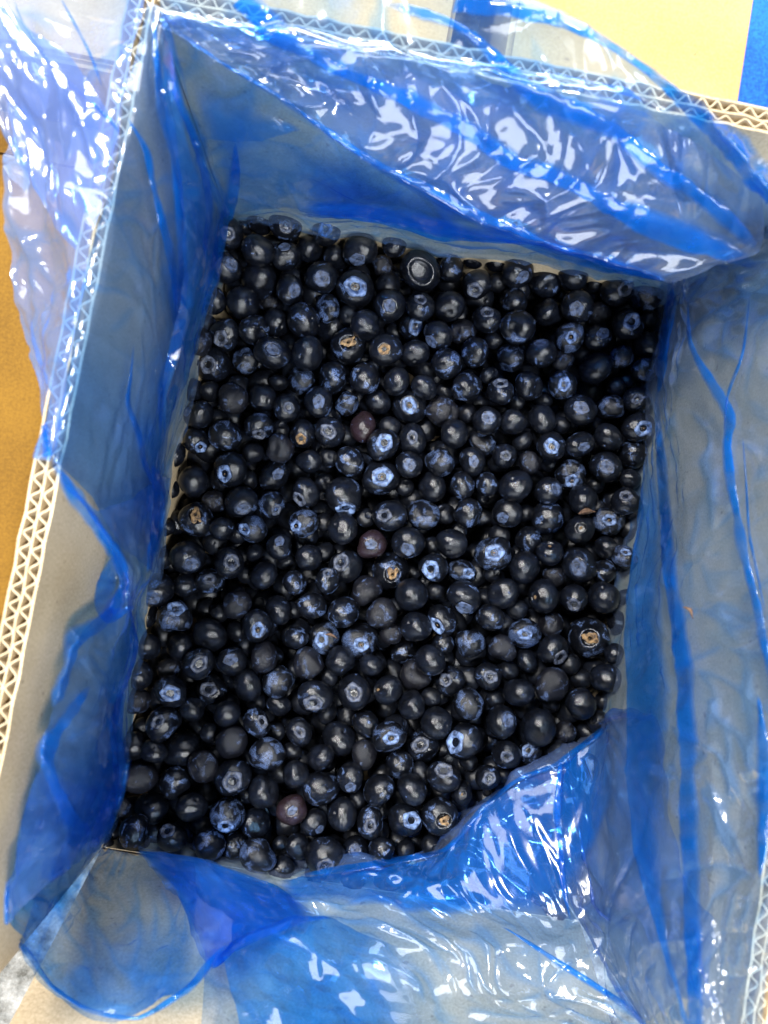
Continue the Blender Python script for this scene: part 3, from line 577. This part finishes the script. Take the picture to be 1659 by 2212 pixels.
def grid_mesh(name, G, mat, parent, closed=False, gather=None, streak=None):
    nv, nu = G.shape[:2]; idx = np.arange(nv * nu).reshape(nv, nu)
    if closed: a, b, c, d = idx[:-1], np.roll(idx, -1, 1)[:-1], np.roll(idx, -1, 1)[1:], idx[1:]
    else: a, b, c, d = idx[:-1, :-1], idx[:-1, 1:], idx[1:, 1:], idx[1:, :-1]
    q = np.stack([a, b, c, d], -1).reshape(-1, 4); me = bpy.data.meshes.new(name)
    me.vertices.add(nv * nu); me.vertices.foreach_set('co', np.ascontiguousarray((G - BO).reshape(-1), dtype=np.float32))
    me.loops.add(q.size); me.loops.foreach_set('vertex_index', q.ravel().astype(np.int32))
    me.polygons.add(len(q)); me.polygons.foreach_set('loop_start', np.arange(0, q.size, 4, dtype=np.int32)); me.polygons.foreach_set('use_smooth', np.ones(len(q), bool))
    me.update(calc_edges=True); me.materials.append(mat)
    if streak is not None:
        at = me.attributes.new('streak', 'FLOAT', 'POINT'); at.data.foreach_set('value', np.ascontiguousarray(streak.reshape(-1), dtype=np.float32))
    if gather is not None:
        at = me.attributes.new('gather', 'FLOAT', 'POINT'); at.data.foreach_set('value', np.ascontiguousarray(gather.reshape(-1), dtype=np.float32))
    o = bpy.data.objects.new(name, me); COL.objects.link(o); o.parent = parent; return o
def sheet(rows, nu=110, nv=60, mat=None, amp=.0012, folds=0.0, ffreq=9, tuck=0, name='film_panel', base=True, f0=30, sag=0.0, parent=None, aniso=None, res=.00095, fine=.0008, fade=None, streak=.8, lines=.00055, ragged=0, dens=1.0):
    """one layer of film: rows of (plane, pixel polyline) from the outer edge to the berry edge"""
    SEED[0] += 1; sd = SEED[0]
    R3 = []
    for pl, pts in rows:
        p2 = spline(pts, 150)
        if ragged and pl is rows[0][0]:      # the free edge is torn and rippled
            u_ = np.linspace(0, 1, 150) * len(pts); p2[:, 0] += ragged * (2 * vnoise(u_ * 1.3, u_ * 0 + .3, sd + 40) + vnoise(u_ * 4.1, u_ * 0 + .7, sd + 41)); p2[:, 1] += ragged * (2 * vnoise(u_ * 1.3, u_ * 0 + 5.3, sd + 42) + vnoise(u_ * 4.1, u_ * 0 + 8.7, sd + 43))
        R3.append(np.array([unproj(q[0], q[1], (pl[0], q[2]) if len(q) > 2 else pl) for q in p2]))
    if tuck:
        e = R3[-1].copy(); c = np.array([W / 2, LEN / 2, 0]); d = c - e; d[:, 2] = 0; d /= np.linalg.norm(d, axis=1)[:, None] + 1e-9
        lim = lambda p: np.stack([np.clip(p[:, 0], .003, W - .003), np.clip(p[:, 1], .003, LEN - .003), p[:, 2]], 1)
        R3.append(lim(e - d * 0.003 + np.array([0, 0, -.010]))); R3.append(lim(e - d * 0.008 + np.array([0, 0, -.026])))
    R3 = np.array(R3); k = len(R3)
    seg = np.linalg.norm(np.diff(R3, axis=0), axis=2).mean(1); s = np.concatenate([[0], np.cumsum(seg)]); tot = s[-1]; s = s / tot
    lu = np.linalg.norm(np.diff(R3, axis=1), axis=2).sum(1).max()
    nu = int(min(460, max(40, lu / res))); nv = int(min(300, max(16, tot / res)))
    uu = np.linspace(0, 149, nu); i0 = np.minimum(uu.astype(int), 148); fu = (uu - i0)[None, :, None]
    R3 = R3[:, i0] * (1 - fu) + R3[:, i0 + 1] * fu
    G = np.empty((nv, nu, 3))
    for j, x in enumerate(np.linspace(0, 1, nv)):
        i = min(max(np.searchsorted(s, x, 'right') - 1, 0), k - 2); t = (x - s[i]) / (s[i + 1] - s[i])
        p0, p1, p2, p3 = R3[max(i - 1, 0)], R3[i], R3[i + 1], R3[min(i + 2, k - 1)]
        cr = .5 * ((2 * p1) + (-p0 + p2) * t + (2 * p0 - 5 * p1 + 4 * p2 - p3) * t * t + (-p0 + 3 * p1 - 3 * p2 + p3) * t ** 3)
        G[j] = .5 * cr + .5 * (p1 + (p2 - p1) * t)
    du = np.gradient(G, axis=1); dv = np.gradient(G, axis=0); nrm = np.cross(du, dv); nrm /= np.linalg.norm(nrm, axis=2)[..., None] + 1e-12
    flip = np.sign((nrm * (CAM - G)).sum(2).mean()); nrm *= flip
    su = np.concatenate([[0], np.cumsum(np.linalg.norm(np.diff(G[nv // 2], axis=0), axis=1))]); U = np.repeat(su[None], nv, 0); Vv = np.repeat((np.linspace(0, 1, nv) * tot)[:, None], nu, 1)
    big = np.clip(vnoise(U * 13, Vv * 13, sd + 20) * 3 + .65, .3, 1)
    h = amp * 3.2 * crumple(U, Vv, sd, f0=f0, aniso=aniso) + amp * 1.3 * big * crumple(U, Vv, sd + 50, nf=6, f0=f0 * 2.4, aniso=aniso) + fine * .55 * big * crumple(U, Vv, sd + 80, nf=6, f0=150, aniso=aniso) + lines * creases(U, Vv, sd + 60)
    if folds:
        x = U * ffreq * 10 + 1.6 * vnoise(U * 14, Vv * 10, sd) + .6 * vnoise(U * 40, Vv * 18, sd + 1)
        h = h + folds * (np.abs(np.sin(x)) ** 3 - .3) * np.clip(vnoise(U * 18, Vv * 6, sd + 2) * 2.4 + .6, 0, 1)
    G = G + nrm * (h + sag * np.sin(np.linspace(0, 1, nv) * math.pi)[:, None])[..., None]
    gt = None
    if fade:                                 # soft sides of a gathered layer: first row, last row, first column, last column
        a = np.linspace(0, 1, nv)[:, None]; b = np.linspace(0, 1, nu)[None]; gt = np.ones((nv, nu)); nz = 1 + .9 * vnoise(U * 60, Vv * 60, sd + 30)
        for w_, x in zip(fade, (a, 1 - a, b, 1 - b)):
            if w_: gt = gt * np.clip(x / (w_ * nz), 0, 1)
        gt = gt * np.clip(.86 + .5 * vnoise(U * 45, Vv * 45, sd + 31), .55, 1) * dens
    o = grid_mesh(name, G, mat or M_FILM, parent or bag, gather=gt, streak=None if fade else np.clip(np.maximum(streak * streaks(U, Vv, sd + 200), .5 * np.clip(np.abs(creases(U, Vv, sd + 60)) * 1.3 - .25, 0, 1)), 0, 1))
    if base:
        g = G[::3, ::3]; a, b = g.shape[:2]; idx = np.arange(a * b).reshape(a, b)
        BASE.append((g.reshape(-1, 3), np.stack([idx[:-1, :-1], idx[:-1, 1:], idx[1:, 1:], idx[1:, :-1]], -1).reshape(-1, 4).tolist()))
    return o
BVH = [None]
def surf():
    V = []; Fs = []; n = 0
    for g, f in BASE:
        V += [tuple(p) for p in g]; Fs += [tuple(i + n for i in q) for q in f]; n += len(g)
    BVH[0] = BVHTree.FromPolygons(V, Fs)
def fold(pts, w, lift=.0018, mat=None, gap=.0008, taper=(.25, .25), n=None, z=.10, wob=.0012, side=9, soft=None, dens=1.0):
    """a flattened tube of film lying on the sheet below it: two more layers, rounded at both creases"""
    SEED[0] += 1; sd = SEED[0]
    if np.isscalar(w): w = [w] * len(pts)
    w = [x * 1.2 for x in w]
    P = [(x, y, ww) for (x, y), ww in zip(pts, w)]
    ln = sum(math.hypot(P[i + 1][0] - P[i][0], P[i + 1][1] - P[i][1]) for i in range(len(P) - 1)); n = n or max(24, int(ln / 4))
    S = spline(P, n); tg = np.gradient(S[:, :2], axis=0); tg /= np.linalg.norm(tg, axis=1)[:, None] + 1e-9; nr = np.stack([-tg[:, 1], tg[:, 0]], 1)
    u = np.linspace(0, 1, n); wd = S[:, 2] * .5
    if taper[0]: wd = wd * np.clip(u / taper[0], 0.06, 1) ** .6
    if taper[1]: wd = wd * np.clip((1 - u) / taper[1], 0.06, 1) ** .6
    wd = wd * (1 + .5 * vnoise(u * ln / 55, u * 0 + sd * .37, sd) + .25 * vnoise(u * ln / 16, u * 0 + sd * .11, sd + 2))
    jit = vnoise(u * ln / 70 + 3, u * 0 + .5, sd + 5) * S[:, 2] * .35
    prof = [(x, 0.5) for x in np.linspace(-1, 1, 11)]
    if soft is None: soft = sd % 2
    # distance along each ray comes from the sheet the fold lies on
    def depth(x, y):
        d = ray(x, y); hit = BVH[0].ray_cast(Vector(CAM), Vector(d))
        if hit[0] is None: return None
        return (hit[0][2] - CAM[2]) / d[2]
    q = np.linspace(-1, 1, side); D = np.full((n, side), np.nan)
    for i in range(n):
        for k in range(side):
            xy = S[i, :2] + nr[i] * (q[k] * wd[i] + jit[i]); t = depth(*xy)
            if t is not None: D[i, k] = t
    if np.isnan(D).all(): D[:] = (z - CAM[2]) / ray(*S[0, :2])[2]
    m = np.isnan(D)
    for i in range(n):
        if m[i].any() and not m[i].all(): D[i, m[i]] = np.nanmean(D[i])
    good = np.where(~np.isnan(D).any(1))[0]
    for i in range(n):
        if np.isnan(D[i]).any(): D[i] = D[good[np.argmin(abs(good - i))]]
    for _ in range(3):
        Dp = np.pad(D, 1, mode='edge'); D = np.minimum(D, (Dp[:-2, 1:-1] + Dp[2:, 1:-1] + Dp[1:-1, :-2] + Dp[1:-1, 2:]) / 4)
    hw = wob * (vnoise(u * ln / 26, u * 0 + 1.3, sd + 8) * 2)
    G = np.empty((n, len(prof), 3)); qa = np.array([a for a, _ in prof]); ly = np.array([l for _, l in prof])
    cr = .0022 * crumple(np.repeat(u[:, None] * ln * .00015, len(prof), 1), np.repeat(qa[None] * .004, n, 0) + ly * .1, sd, nf=6, f0=90)
    for i in range(n):
        for c, (a, lay) in enumerate(prof):
            k = (a + 1) / 2 * (side - 1); k0 = min(int(k), side - 2); dd = D[i, k0] + (D[i, k0 + 1] - D[i, k0]) * (k - k0)
            d = ray(*(S[i, :2] + nr[i] * (a * wd[i] + jit[i]))); dn = np.linalg.norm(d)
            l = lift + gap * (1 - abs(a) ** 3) + hw[i] * (.4 + .6 * a) * .5 + cr[i, c]
            G[i, c] = CAM + d * (dd - max(l, .0005) / dn)
    x = (qa + 1) / 2; x = 1 - x if soft else x
    gt = np.clip((1 - x) / .32, 0, 1)[None] ** .8 * np.clip(.88 + .7 * vnoise(u * ln / 30, u * 0 + 7.7, sd + 12), .35, 1)[:, None] * dens
    gt = gt * np.clip(u / .06, 0, 1)[:, None] ** (1 if taper[0] else 0) * np.clip((1 - u) / .06, 0, 1)[:, None] ** (1 if taper[1] else 0)
    gt = gt * np.clip(x / .04 + .5, 0, 1)[None]
    return grid_mesh('fold', G, mat or M_FOLD, bag, gather=gt)

Zr = ('Z', HT + .0022)
ZE = ('Z', 0.0075)
# --- left wall, upper half: over the rim and down the outside
out_rows = [(('Z', HT - .016), [(-45, -80), (-20, 150), (20, 330), (40, 600), (85, 850), (104, 988)]),
       (('Z', HT - .005), [(130, -60), (110, 150), (118, 400), (115, 640), (110, 860), (108, 990)]),
       (('Z', HT + .003), [(290, -10), (256, 170), (210, 400), (162, 640), (116, 880), (110, 994)])]
rim_row = (('Z', HT + .0035), [(318, 2), (282, 180), (234, 410), (184, 640), (138, 865), (116, 1000)])
sheet(out_rows + [rim_row], mat=M_OUTER, streak=.55, amp=.0044, folds=.003, ffreq=2.6, f0=26, fine=.0010, lines=.0011, ragged=9)
sheet([rim_row,
       (('Z', HT + .003), [(345, 15), (306, 200), (255, 420), (206, 640), (160, 850), (128, 1004)]),
       (('L', .006), [(356, 60), (345, 240), (318, 460), (285, 680), (250, 880), (200, 1075)]),
       (('L', .010), [(400, 250), (405, 380), (385, 580), (350, 760), (310, 960), (265, 1180)]),
       (ZE, [(488, 455), (478, 530), (440, 690), (392, 860), (352, 1030), (322, 1235)])],
      mat=M_SMOOTH, amp=.0020, folds=.0045, ffreq=5, tuck=1, fine=.0022)
# --- left wall, lower half: the free edge sinks down the wall and comes back over the near corner
sheet([(('L', .007), [(110, 990), (160, 1078), (213, 1148), (262, 1215), (267, 1258), (240, 1305), (160, 1378), (135, 1450), (100, 1560), (86, 1650), (50, 1780), (20, 1900), (14, 2000)]),
       (('L', .013), [(215, 1105), (250, 1180), (285, 1235), (282, 1290), (268, 1350), (235, 1450), (205, 1560), (190, 1650), (160, 1750), (130, 1830), (110, 1900)]),
       (ZE, [(352, 1030), (340, 1150), (322, 1235), (288, 1300), (294, 1400), (274, 1480), (271, 1600), (270, 1700), (245, 1775), (216, 1832)])],
      mat=M_FILM, amp=.0028, folds=.0034, ffreq=4, tuck=1, fine=.002, ragged=9)
# --- back wall: the sheet against the cardboard
sheet([(('Z', HT + .012), [(338, -110), (700, -90), (1040, -12), (1250, 58), (1450, 178), (1560, 296), (1640, 372), (1760, 470)]),
       (('Z', HT + .003), [(345, 10), (640, 62), (1000, 118), (1330, 196), (1500, 262), (1620, 400), (1740, 520)]),
       (('B', .004), [(350, 44), (640, 95), (1000, 160), (1330, 245), (1500, 330), (1600, 450), (1700, 560)]),
       (('B', .008), [(420, 260), (650, 300), (950, 350), (1250, 420), (1450, 500), (1600, 585)]),
       (ZE, [(486, 466), (620, 447), (700, 465), (830, 487), (950, 518), (1130, 526), (1280, 565), (1440, 612), (1500, 650)])],
      mat=M_FILM, amp=.0024, folds=.0024, ffreq=3.5, tuck=1, fine=.002, streak=.45, lines=.0009)
# --- back wall: the crumpled flap hanging in front of it, its lower hem falling away from the corner
sheet([(('Z', HT + .0015), [(352, 34), (600, 66), (829, 103), (1000, 135), (1200, 176), (1380, 235), (1540, 330), (1645, 420)]),
       (('Z', 0), [(352, 40, .1475), (540, 110, .143), (700, 190, .138), (829, 250, .1345), (1000, 320, .130), (1150, 390, .126), (1300, 440, .124), (1640, 540, .118)]),
       (('Z', 0), [(354, 50, .146), (475, 137, .139), (600, 212, .132), (725, 300, .126), (829, 370, .121), (954, 435, .114), (1054, 480, .109), (1139, 520, .105), (1280, 558, .101), (1445, 605, .094)])],
      mat=M_CRUMP, amp=.0042, folds=.0026, ffreq=6, f0=26, fine=.0024, streak=.3, lines=.0013, ragged=6)
# --- right wall
sheet([(('R', .004), [(1700, 470), (1760, 800), (1760, 1200), (1740, 1600), (1700, 1900), (1650, 2260)]),
       (('R', .010), [(1560, 560), (1590, 800), (1610, 1150), (1600, 1500), (1580, 1800), (1560, 2260)]),
       (('R', .016), [(1480, 600), (1480, 800), (1480, 1150), (1475, 1500), (1480, 1800), (1500, 2260)]),
       (ZE, [(1440, 606), (1424, 700), (1405, 900), (1395, 1050), (1384, 1150), (1364, 1300), (1340, 1450), (1322, 1560), (1290, 1750), (1258, 1960), (1330, 2110), (1425, 2270)])],
      mat=M_SMOOTH, amp=.0026, folds=.003, ffreq=2.6, tuck=1, fine=.0020, streak=.25, lines=.0011)
# --- near side: film lying over the last berries and out over the leaning wall
sheet([(('N', .010), [(430, 2290), (700, 2290), (1000, 2290), (1250, 2290), (1640, 2290)]),
       (('Z', .060), [(440, 2130), (700, 2140), (950, 2150), (1200, 2150), (1560, 2140)]),
       (('Z', .050), [(440, 2040), (700, 2050), (950, 2050), (1200, 2040), (1540, 1990)]),
       (('Z', .034), [(400, 1960), (680, 1985), (900, 1978), (1200, 1975), (1470, 1900)]),
       (ZE, [(300, 1846), (420, 1852), (530, 1890), (640, 1890), (830, 1860), (955, 1835), (1040, 1742), (1120, 1680), (1205, 1648), (1320, 1565), (1420, 1560)])],
      mat=M_CRUMP, amp=.0044, folds=.003, ffreq=6, tuck=1, f0=26, fine=.0026, streak=.3, lines=.0013)
# --- the lobe at the open near corner
sheet([(('N', .030), [(10, 1870), (10, 2000), (55, 2062), (110, 2132), (200, 2190), (300, 2206), (430, 2132), (480, 2062), (500, 1990)]),
       (('N', .020), [(95, 1850), (100, 1960), (140, 2020), (190, 2060), (250, 2090), (310, 2090), (380, 2050), (410, 2000), (430, 1940)]),
       (ZE, [(216, 1815), (222, 1835), (250, 1842), (285, 1845), (330, 1848), (380, 1850), (420, 1855)])],
      mat=M_FILM, amp=.0028, folds=.0036, ffreq=6, fine=.002, streak=1.0, ragged=11)
surf()
# --- second layers, folded over on themselves; one at the back stands in for shade
def layer(rows, fade=(0, .3, 0, 0), mat=None, **k): return sheet(rows, name='film_layer', base=False, fade=fade, mat=mat or M_LAYER, **k)
layer([(('L', .020), [(356, 50), (400, 280), (440, 400), (455, 480), (420, 660), (372, 830), (350, 1000)]),
       (('L', .016), [(350, 50), (352, 230), (375, 330), (392, 480), (394, 620), (356, 800), (352, 985)])], amp=.001, folds=.0015, ffreq=8, fade=(.3, 0, .1, .1))
layer([(('Z', .022), [(290, 1838), (420, 1852), (530, 1888), (600, 1915), (680, 1975)]),
       (('Z', .045), [(370, 1915), (440, 1940), (540, 1965), (610, 1985), (655, 2005)]),
       (('Z', .068), [(412, 2000), (430, 2060), (462, 2092), (500, 2060), (560, 2025)])], mat=M_FOLD, amp=.0014, fade=(0, 0, .06, .12))
layer([(('Z', .026), [(300, 1842), (425, 1856), (530, 1892), (600, 1922), (668, 1975)]),
       (('Z', .049), [(385, 1925), (445, 1950), (540, 1972), (610, 1988), (650, 2005)]),
       (('Z', .071), [(425, 2010), (440, 2065), (466, 2088), (505, 2055), (560, 2022)])], mat=M_FOLD, amp=.0018, fine=.002, fade=(0, 0, .1, .2))
layer([(('Z', .013), [(600, 1905), (830, 1872), (960, 1842), (1045, 1750), (1125, 1688), (1208, 1655), (1325, 1572)]),
       (('Z', .028), [(610, 1930), (830, 1925), (960, 1915), (1060, 1880), (1150, 1830), (1240, 1760), (1330, 1640)]),
       (('Z', .040), [(620, 1952), (829, 1966), (954, 1976), (1064, 1972), (1229, 1978), (1262, 1850), (1335, 1720)])], mat=M_FOLD, amp=.0030, f0=26, fine=.0012, lines=.0010, fade=(0, .2, .05, .12))
layer([(('N', .034), [(480, 2068), (525, 2030), (625, 1992), (725, 1978), (780, 2012), (850, 2042), (905, 2080)]),
       (('N', .030), [(500, 2150), (570, 2120), (680, 2100), (780, 2110), (900, 2150)]),
       (('N', .024), [(535, 2290), (650, 2290), (760, 2290), (860, 2290), (930, 2290)])], amp=.0034, f0=30, fine=.003, fade=(0, 0, 0, .3))
layer([(('R', .026), [(1388, 1010), (1380, 1104), (1360, 1238), (1352, 1405), (1352, 1500), (1358, 1725), (1376, 1850), (1430, 2050), (1480, 2230)]),
       (('R', .024), [(1422, 1010), (1426, 1138), (1439, 1305), (1450, 1471), (1450, 1530), (1430, 1690), (1426, 1825), (1445, 2050), (1486, 2230)])], amp=.0014, folds=.001, ffreq=2, fine=.002, fade=(0, .35, .06, 0))
layer([(('B', .028), [(660, 452), (760, 440), (860, 446), (960, 474), (1080, 503), (1140, 521)]),
       (('Z', .010), [(655, 464), (760, 474), (860, 492), (950, 516), (1080, 524), (1145, 527)])], mat=M_FOLD, amp=.0014, fade=(.3, 0, .1, .1))
layer([(('B', .012), [(410, 170), (470, 200), (540, 225), (645, 276)]), (('B', .016), [(440, 296), (480, 303), (560, 304), (650, 280)])], amp=.0008, fade=(.5, 0, .2, .1))
layer([(('Z', HT + .004), [(-30, -40), (60, 60), (150, 120), (262, 280)]), (('Z', HT - .004), [(-30, 200), (30, 330), (110, 480), (180, 560)])], mat=M_OUTER, amp=.004, fine=.001, lines=.0010, fade=None)
layer([(ZE, [(486, 470), (476, 535), (438, 692), (390, 862), (350, 1032), (320, 1236)]),
       (('L', .013), [(430, 330), (420, 440), (395, 600), (355, 760), (318, 920), (290, 1120)]),
       (('L', .009), [(310, 240), (338, 420), (342, 600), (300, 760), (252, 900), (262, 1130)])], amp=.0022, folds=.004, ffreq=6, fine=.0025, fade=(0, .5, .12, .12), dens=.85)
layer([(ZE, [(320, 1240), (288, 1304), (294, 1400), (274, 1480), (271, 1600), (270, 1700), (245, 1775), (218, 1830)]),
       (('L', .015), [(282, 1235), (280, 1290), (264, 1350), (232, 1450), (200, 1560), (180, 1650), (150, 1750), (120, 1850)]),
       (('L', .010), [(262, 1228), (262, 1265), (238, 1310), (160, 1385), (138, 1450), (104, 1560), (90, 1650), (30, 1880)])], amp=.0026, folds=.003, ffreq=5, fine=.0025, fade=(0, .6, .1, .1))
layer([(('B', .009), [(400, 190), (520, 230), (640, 290), (740, 350), (830, 400)]),  # added blue layer darkening the lower back wall, for shade below the flap
       (('B', .012), [(450, 320), (560, 340), (680, 380), (780, 420), (900, 460)]),
       (ZE, [(486, 462), (620, 446), (700, 463), (830, 485), (980, 516)])], amp=.0022, folds=.003, ffreq=5, fine=.002, fade=(.35, 0, .1, .4), dens=.6)
layer([(('Z', .058), [(100, 1900), (150, 1960), (230, 1990), (330, 1980), (410, 1960)]),
       (('N', .034), [(12, 1985), (58, 2056), (112, 2126), (200, 2184), (300, 2200), (430, 2128)])], amp=.0036, folds=.004, ffreq=7, fine=.0015, lines=.0013, fade=(.7, 0, .1, .1))
layer([(('B', .0115), [(640, 428), (760, 436), (880, 452), (1000, 482), (1140, 500), (1300, 535), (1440, 580)]),
       (('B', .0115), [(640, 456), (760, 472), (860, 490), (950, 518), (1130, 526), (1280, 565), (1440, 612)])], mat=M_FOLD, amp=.0008, fine=.002, fade=(.5, 0, .1, .05))
layer([(('Z', 0), [(88, 1655, .095), (46, 1790, .095), (22, 1890, .095), (16, 1990, .093), (52, 2052, .090), (105, 2120, .088)]),
       (('Z', 0), [(170, 1690, .050), (140, 1770, .055), (110, 1860, .060), (95, 1930, .064), (110, 1985, .066), (140, 2040, .068)]),
       (('Z', 0), [(262, 1700, .012), (246, 1775, .012), (222, 1826, .013), (216, 1850, .020), (206, 1885, .030), (200, 1930, .040)])],
      amp=.0034, folds=.004, ffreq=7, fine=.001, lines=.0012, fade=(0, .35, .05, .25))
layer([(('L', .010), [(338, 30), (368, 200), (432, 380), (474, 480)]), (('B', .010), [(360, 46), (408, 200), (466, 366), (500, 458)])], amp=.001, folds=.002, ffreq=8, fade=(.3, .3, .05, 0))
# --- narrow folds and rolled hems
fold([(525, -10), (600, 65), (710, 140), (829, 190), (979, 262), (1099, 340), (1244, 400), (1354, 465), (1444, 505), (1639, 572)], [50, 44, 26, 30, 34, 30, 40, 46, 50, 46], taper=(0, .1))
fold([(829, 5), (1000, 65), (1070, 125), (1140, 200), (1220, 240), (1330, 285), (1430, 380), (1530, 440), (1640, 540)], [26, 20, 24, 34, 40, 34, 36, 30, 40], lift=.004, taper=(.1, .1))
fold([(990, -20), (1150, 25), (1260, 65), (1400, 150), (1500, 240), (1580, 310), (1680, 420)], [60, 34, 26, 24, 34, 46, 50], lift=.003, taper=(0, 0))
fold([(350, 40), (475, 134), (600, 209), (725, 297), (829, 367), (954, 432), (1054, 478), (1139, 518), (1290, 562)], [6, 8, 10, 14, 18, 30, 36, 34, 24], lift=.003)
fold([(1100, 520), (1200, 540), (1300, 565), (1440, 606)], [20, 26, 26, 18])
fold([(332, 10), (336, 130), (350, 230), (375, 330), (390, 480), (394, 600), (384, 720), (352, 830), (350, 960)], [14, 18, 20, 20, 22, 20, 24, 22, 16], lift=.006)
fold([(366, 90), (382, 200), (420, 300), (440, 370), (454, 450), (440, 560)], [10, 16, 18, 16, 18, 12], lift=.006)
fold([(512, 308), (504, 400), (490, 470), (462, 600), (440, 690)], [22, 26, 34, 30, 20], lift=.004)
fold([(275, 250), (318, 330), (332, 400), (352, 480), (372, 560), (380, 680)], [8, 16, 12, 16, 20, 12], lift=.004)
fold([(290, 740), (283, 815), (277, 870), (300, 940), (313, 1005), (345, 1075)], [3, 6, 9, 10, 10, 8])
fold([(330, 1000), (345, 1080), (335, 1160), (318, 1240)], [22, 26, 24, 18])
fold([(112, 985), (160, 1078), (213, 1148), (250, 1202), (266, 1258), (240, 1308), (217, 1340), (156, 1378), (148, 1438), (112, 1530)], [14, 26, 22, 24, 20, 26, 26, 34, 26, 20], lift=.003, taper=(.05, .05))
fold([(247, 1200), (232, 1280), (236, 1330), (290, 1310)], [30, 40, 30, 16], lift=.002)
fold([(195, 1480), (136, 1556), (92, 1622), (115, 1695), (150, 1765), (172, 1800), (125, 1885), (97, 1985)], [20, 26, 34, 24, 26, 34, 24, 12], lift=.004, taper=(.1, .2))
fold([(262, 1490), (254, 1600), (262, 1690), (218, 1800), (214, 1836)], [26, 34, 30, 40, 22], lift=.003)
fold([(18, 1880), (15, 2000), (58, 2060), (112, 2130), (200, 2186), (300, 2200), (400, 2140), (452, 2085), (525, 2028), (625, 1992), (725, 1980)], [12, 10, 16, 9, 14, 10, 12, 16, 20, 20, 14], lift=.003, taper=(.05, .1))
fold([(30, -5), (50, 50), (125, 160), (200, 222), (262, 288)], [5, 7, 9, 8, 6]); fold([(130, -5), (190, 110), (222, 190)], [5, 6, 3])
fold([(92, 900), (104, 985)], [10, 22], taper=(.3, 0))
fold([(1486, 640), (1490, 738), (1536, 831), (1574, 898), (1573, 971), (1586, 1088), (1613, 1238), (1653, 1405), (1670, 1500)], [10, 14, 18, 24, 18, 18, 20, 18, 14], taper=(.2, 0))
fold([(1418, 838), (1424, 924), (1430, 1004), (1437, 1104), (1449, 1238), (1468, 1371), (1482, 1471), (1488, 1725), (1496, 1925), (1504, 2240)], [14, 16, 18, 20, 24, 30, 34, 34, 34, 30], lift=.004, taper=(.1, 0))
fold([(1620, 640), (1604, 760), (1572, 850), (1565, 930)], [3, 6, 7, 3]); fold([(1604, 940), (1612, 1050), (1622, 1170), (1655, 1330)], [3, 5, 6, 3]); fold([(1640, 1500), (1652, 1750), (1640, 1900)], [16, 26, 18])
fold([(1212, 1640), (1206, 1720), (1208, 1810), (1216, 1900), (1232, 1990)], [22, 16, 14, 16, 10], lift=.006)
fold([(1080, 2000), (1110, 2016), (1230, 2095), (1330, 2160), (1410, 2230)], [4, 8, 12, 14, 14])
fold([(1322, 1562), (1260, 1610), (1205, 1650), (1120, 1684), (1045, 1746), (958, 1838), (830, 1864), (640, 1894)], [14, 12, 14, 10, 12, 12, 14, 12], lift=.004, taper=(.05, .1))
fold([(1452, 620), (1440, 690), (1430, 780), (1420, 850)], [20, 24, 22, 14])

# ------------------------------------------------------------------ bits of dried husk and stem
M_HUSK = plain('dried_husk', (0.05, 0.022, 0.012), (0.20, 0.12, 0.07), .8, 300)
def husk(label, px, py, z, l, w, ang, plane=None):
    p = unproj(px, py, plane or ('Z', z)); v = []; f = []; n = 9
    for i in range(n):
        t = i / (n - 1); hw = w * math.sin(math.pi * min(.97, t + .04)) ** .8; x = (t - .5) * l; cz = .0010 * math.sin(t * 5) + .0006
        for (y, q) in ((-hw, .0003), (-hw * .2, -.0004), (hw, .0004), (hw * .2, .0009)): v.append((x, y + .0008 * math.sin(t * 4), cz + q))
    for i in range(n - 1):
        for k in range(4): f.append((i * 4 + k, i * 4 + (k + 1) % 4, i * 4 + 4 + (k + 1) % 4, i * 4 + 4 + k))
    f += [(0, 1, 2, 3), tuple(range((n - 1) * 4, n * 4))[::-1]]
    o = mesh('dried_husk', v, f, M_HUSK); o.location = p; o.rotation_euler = (.15, -.1, ang); tag(o, label, 'husk'); return o
husk('small brown dried husk among the berries near the right film', 1267, 1106, .0085, .0085, .0016, .35)
husk('reddish dried stem scrap stuck to the right wall film', 1487, 1322, 0, .0055, .0007, -.6, ('R', .024))
husk('pale dried sepal sliver on a streaked blueberry', 716, 1373, .0105, .006, .0008, -.1)
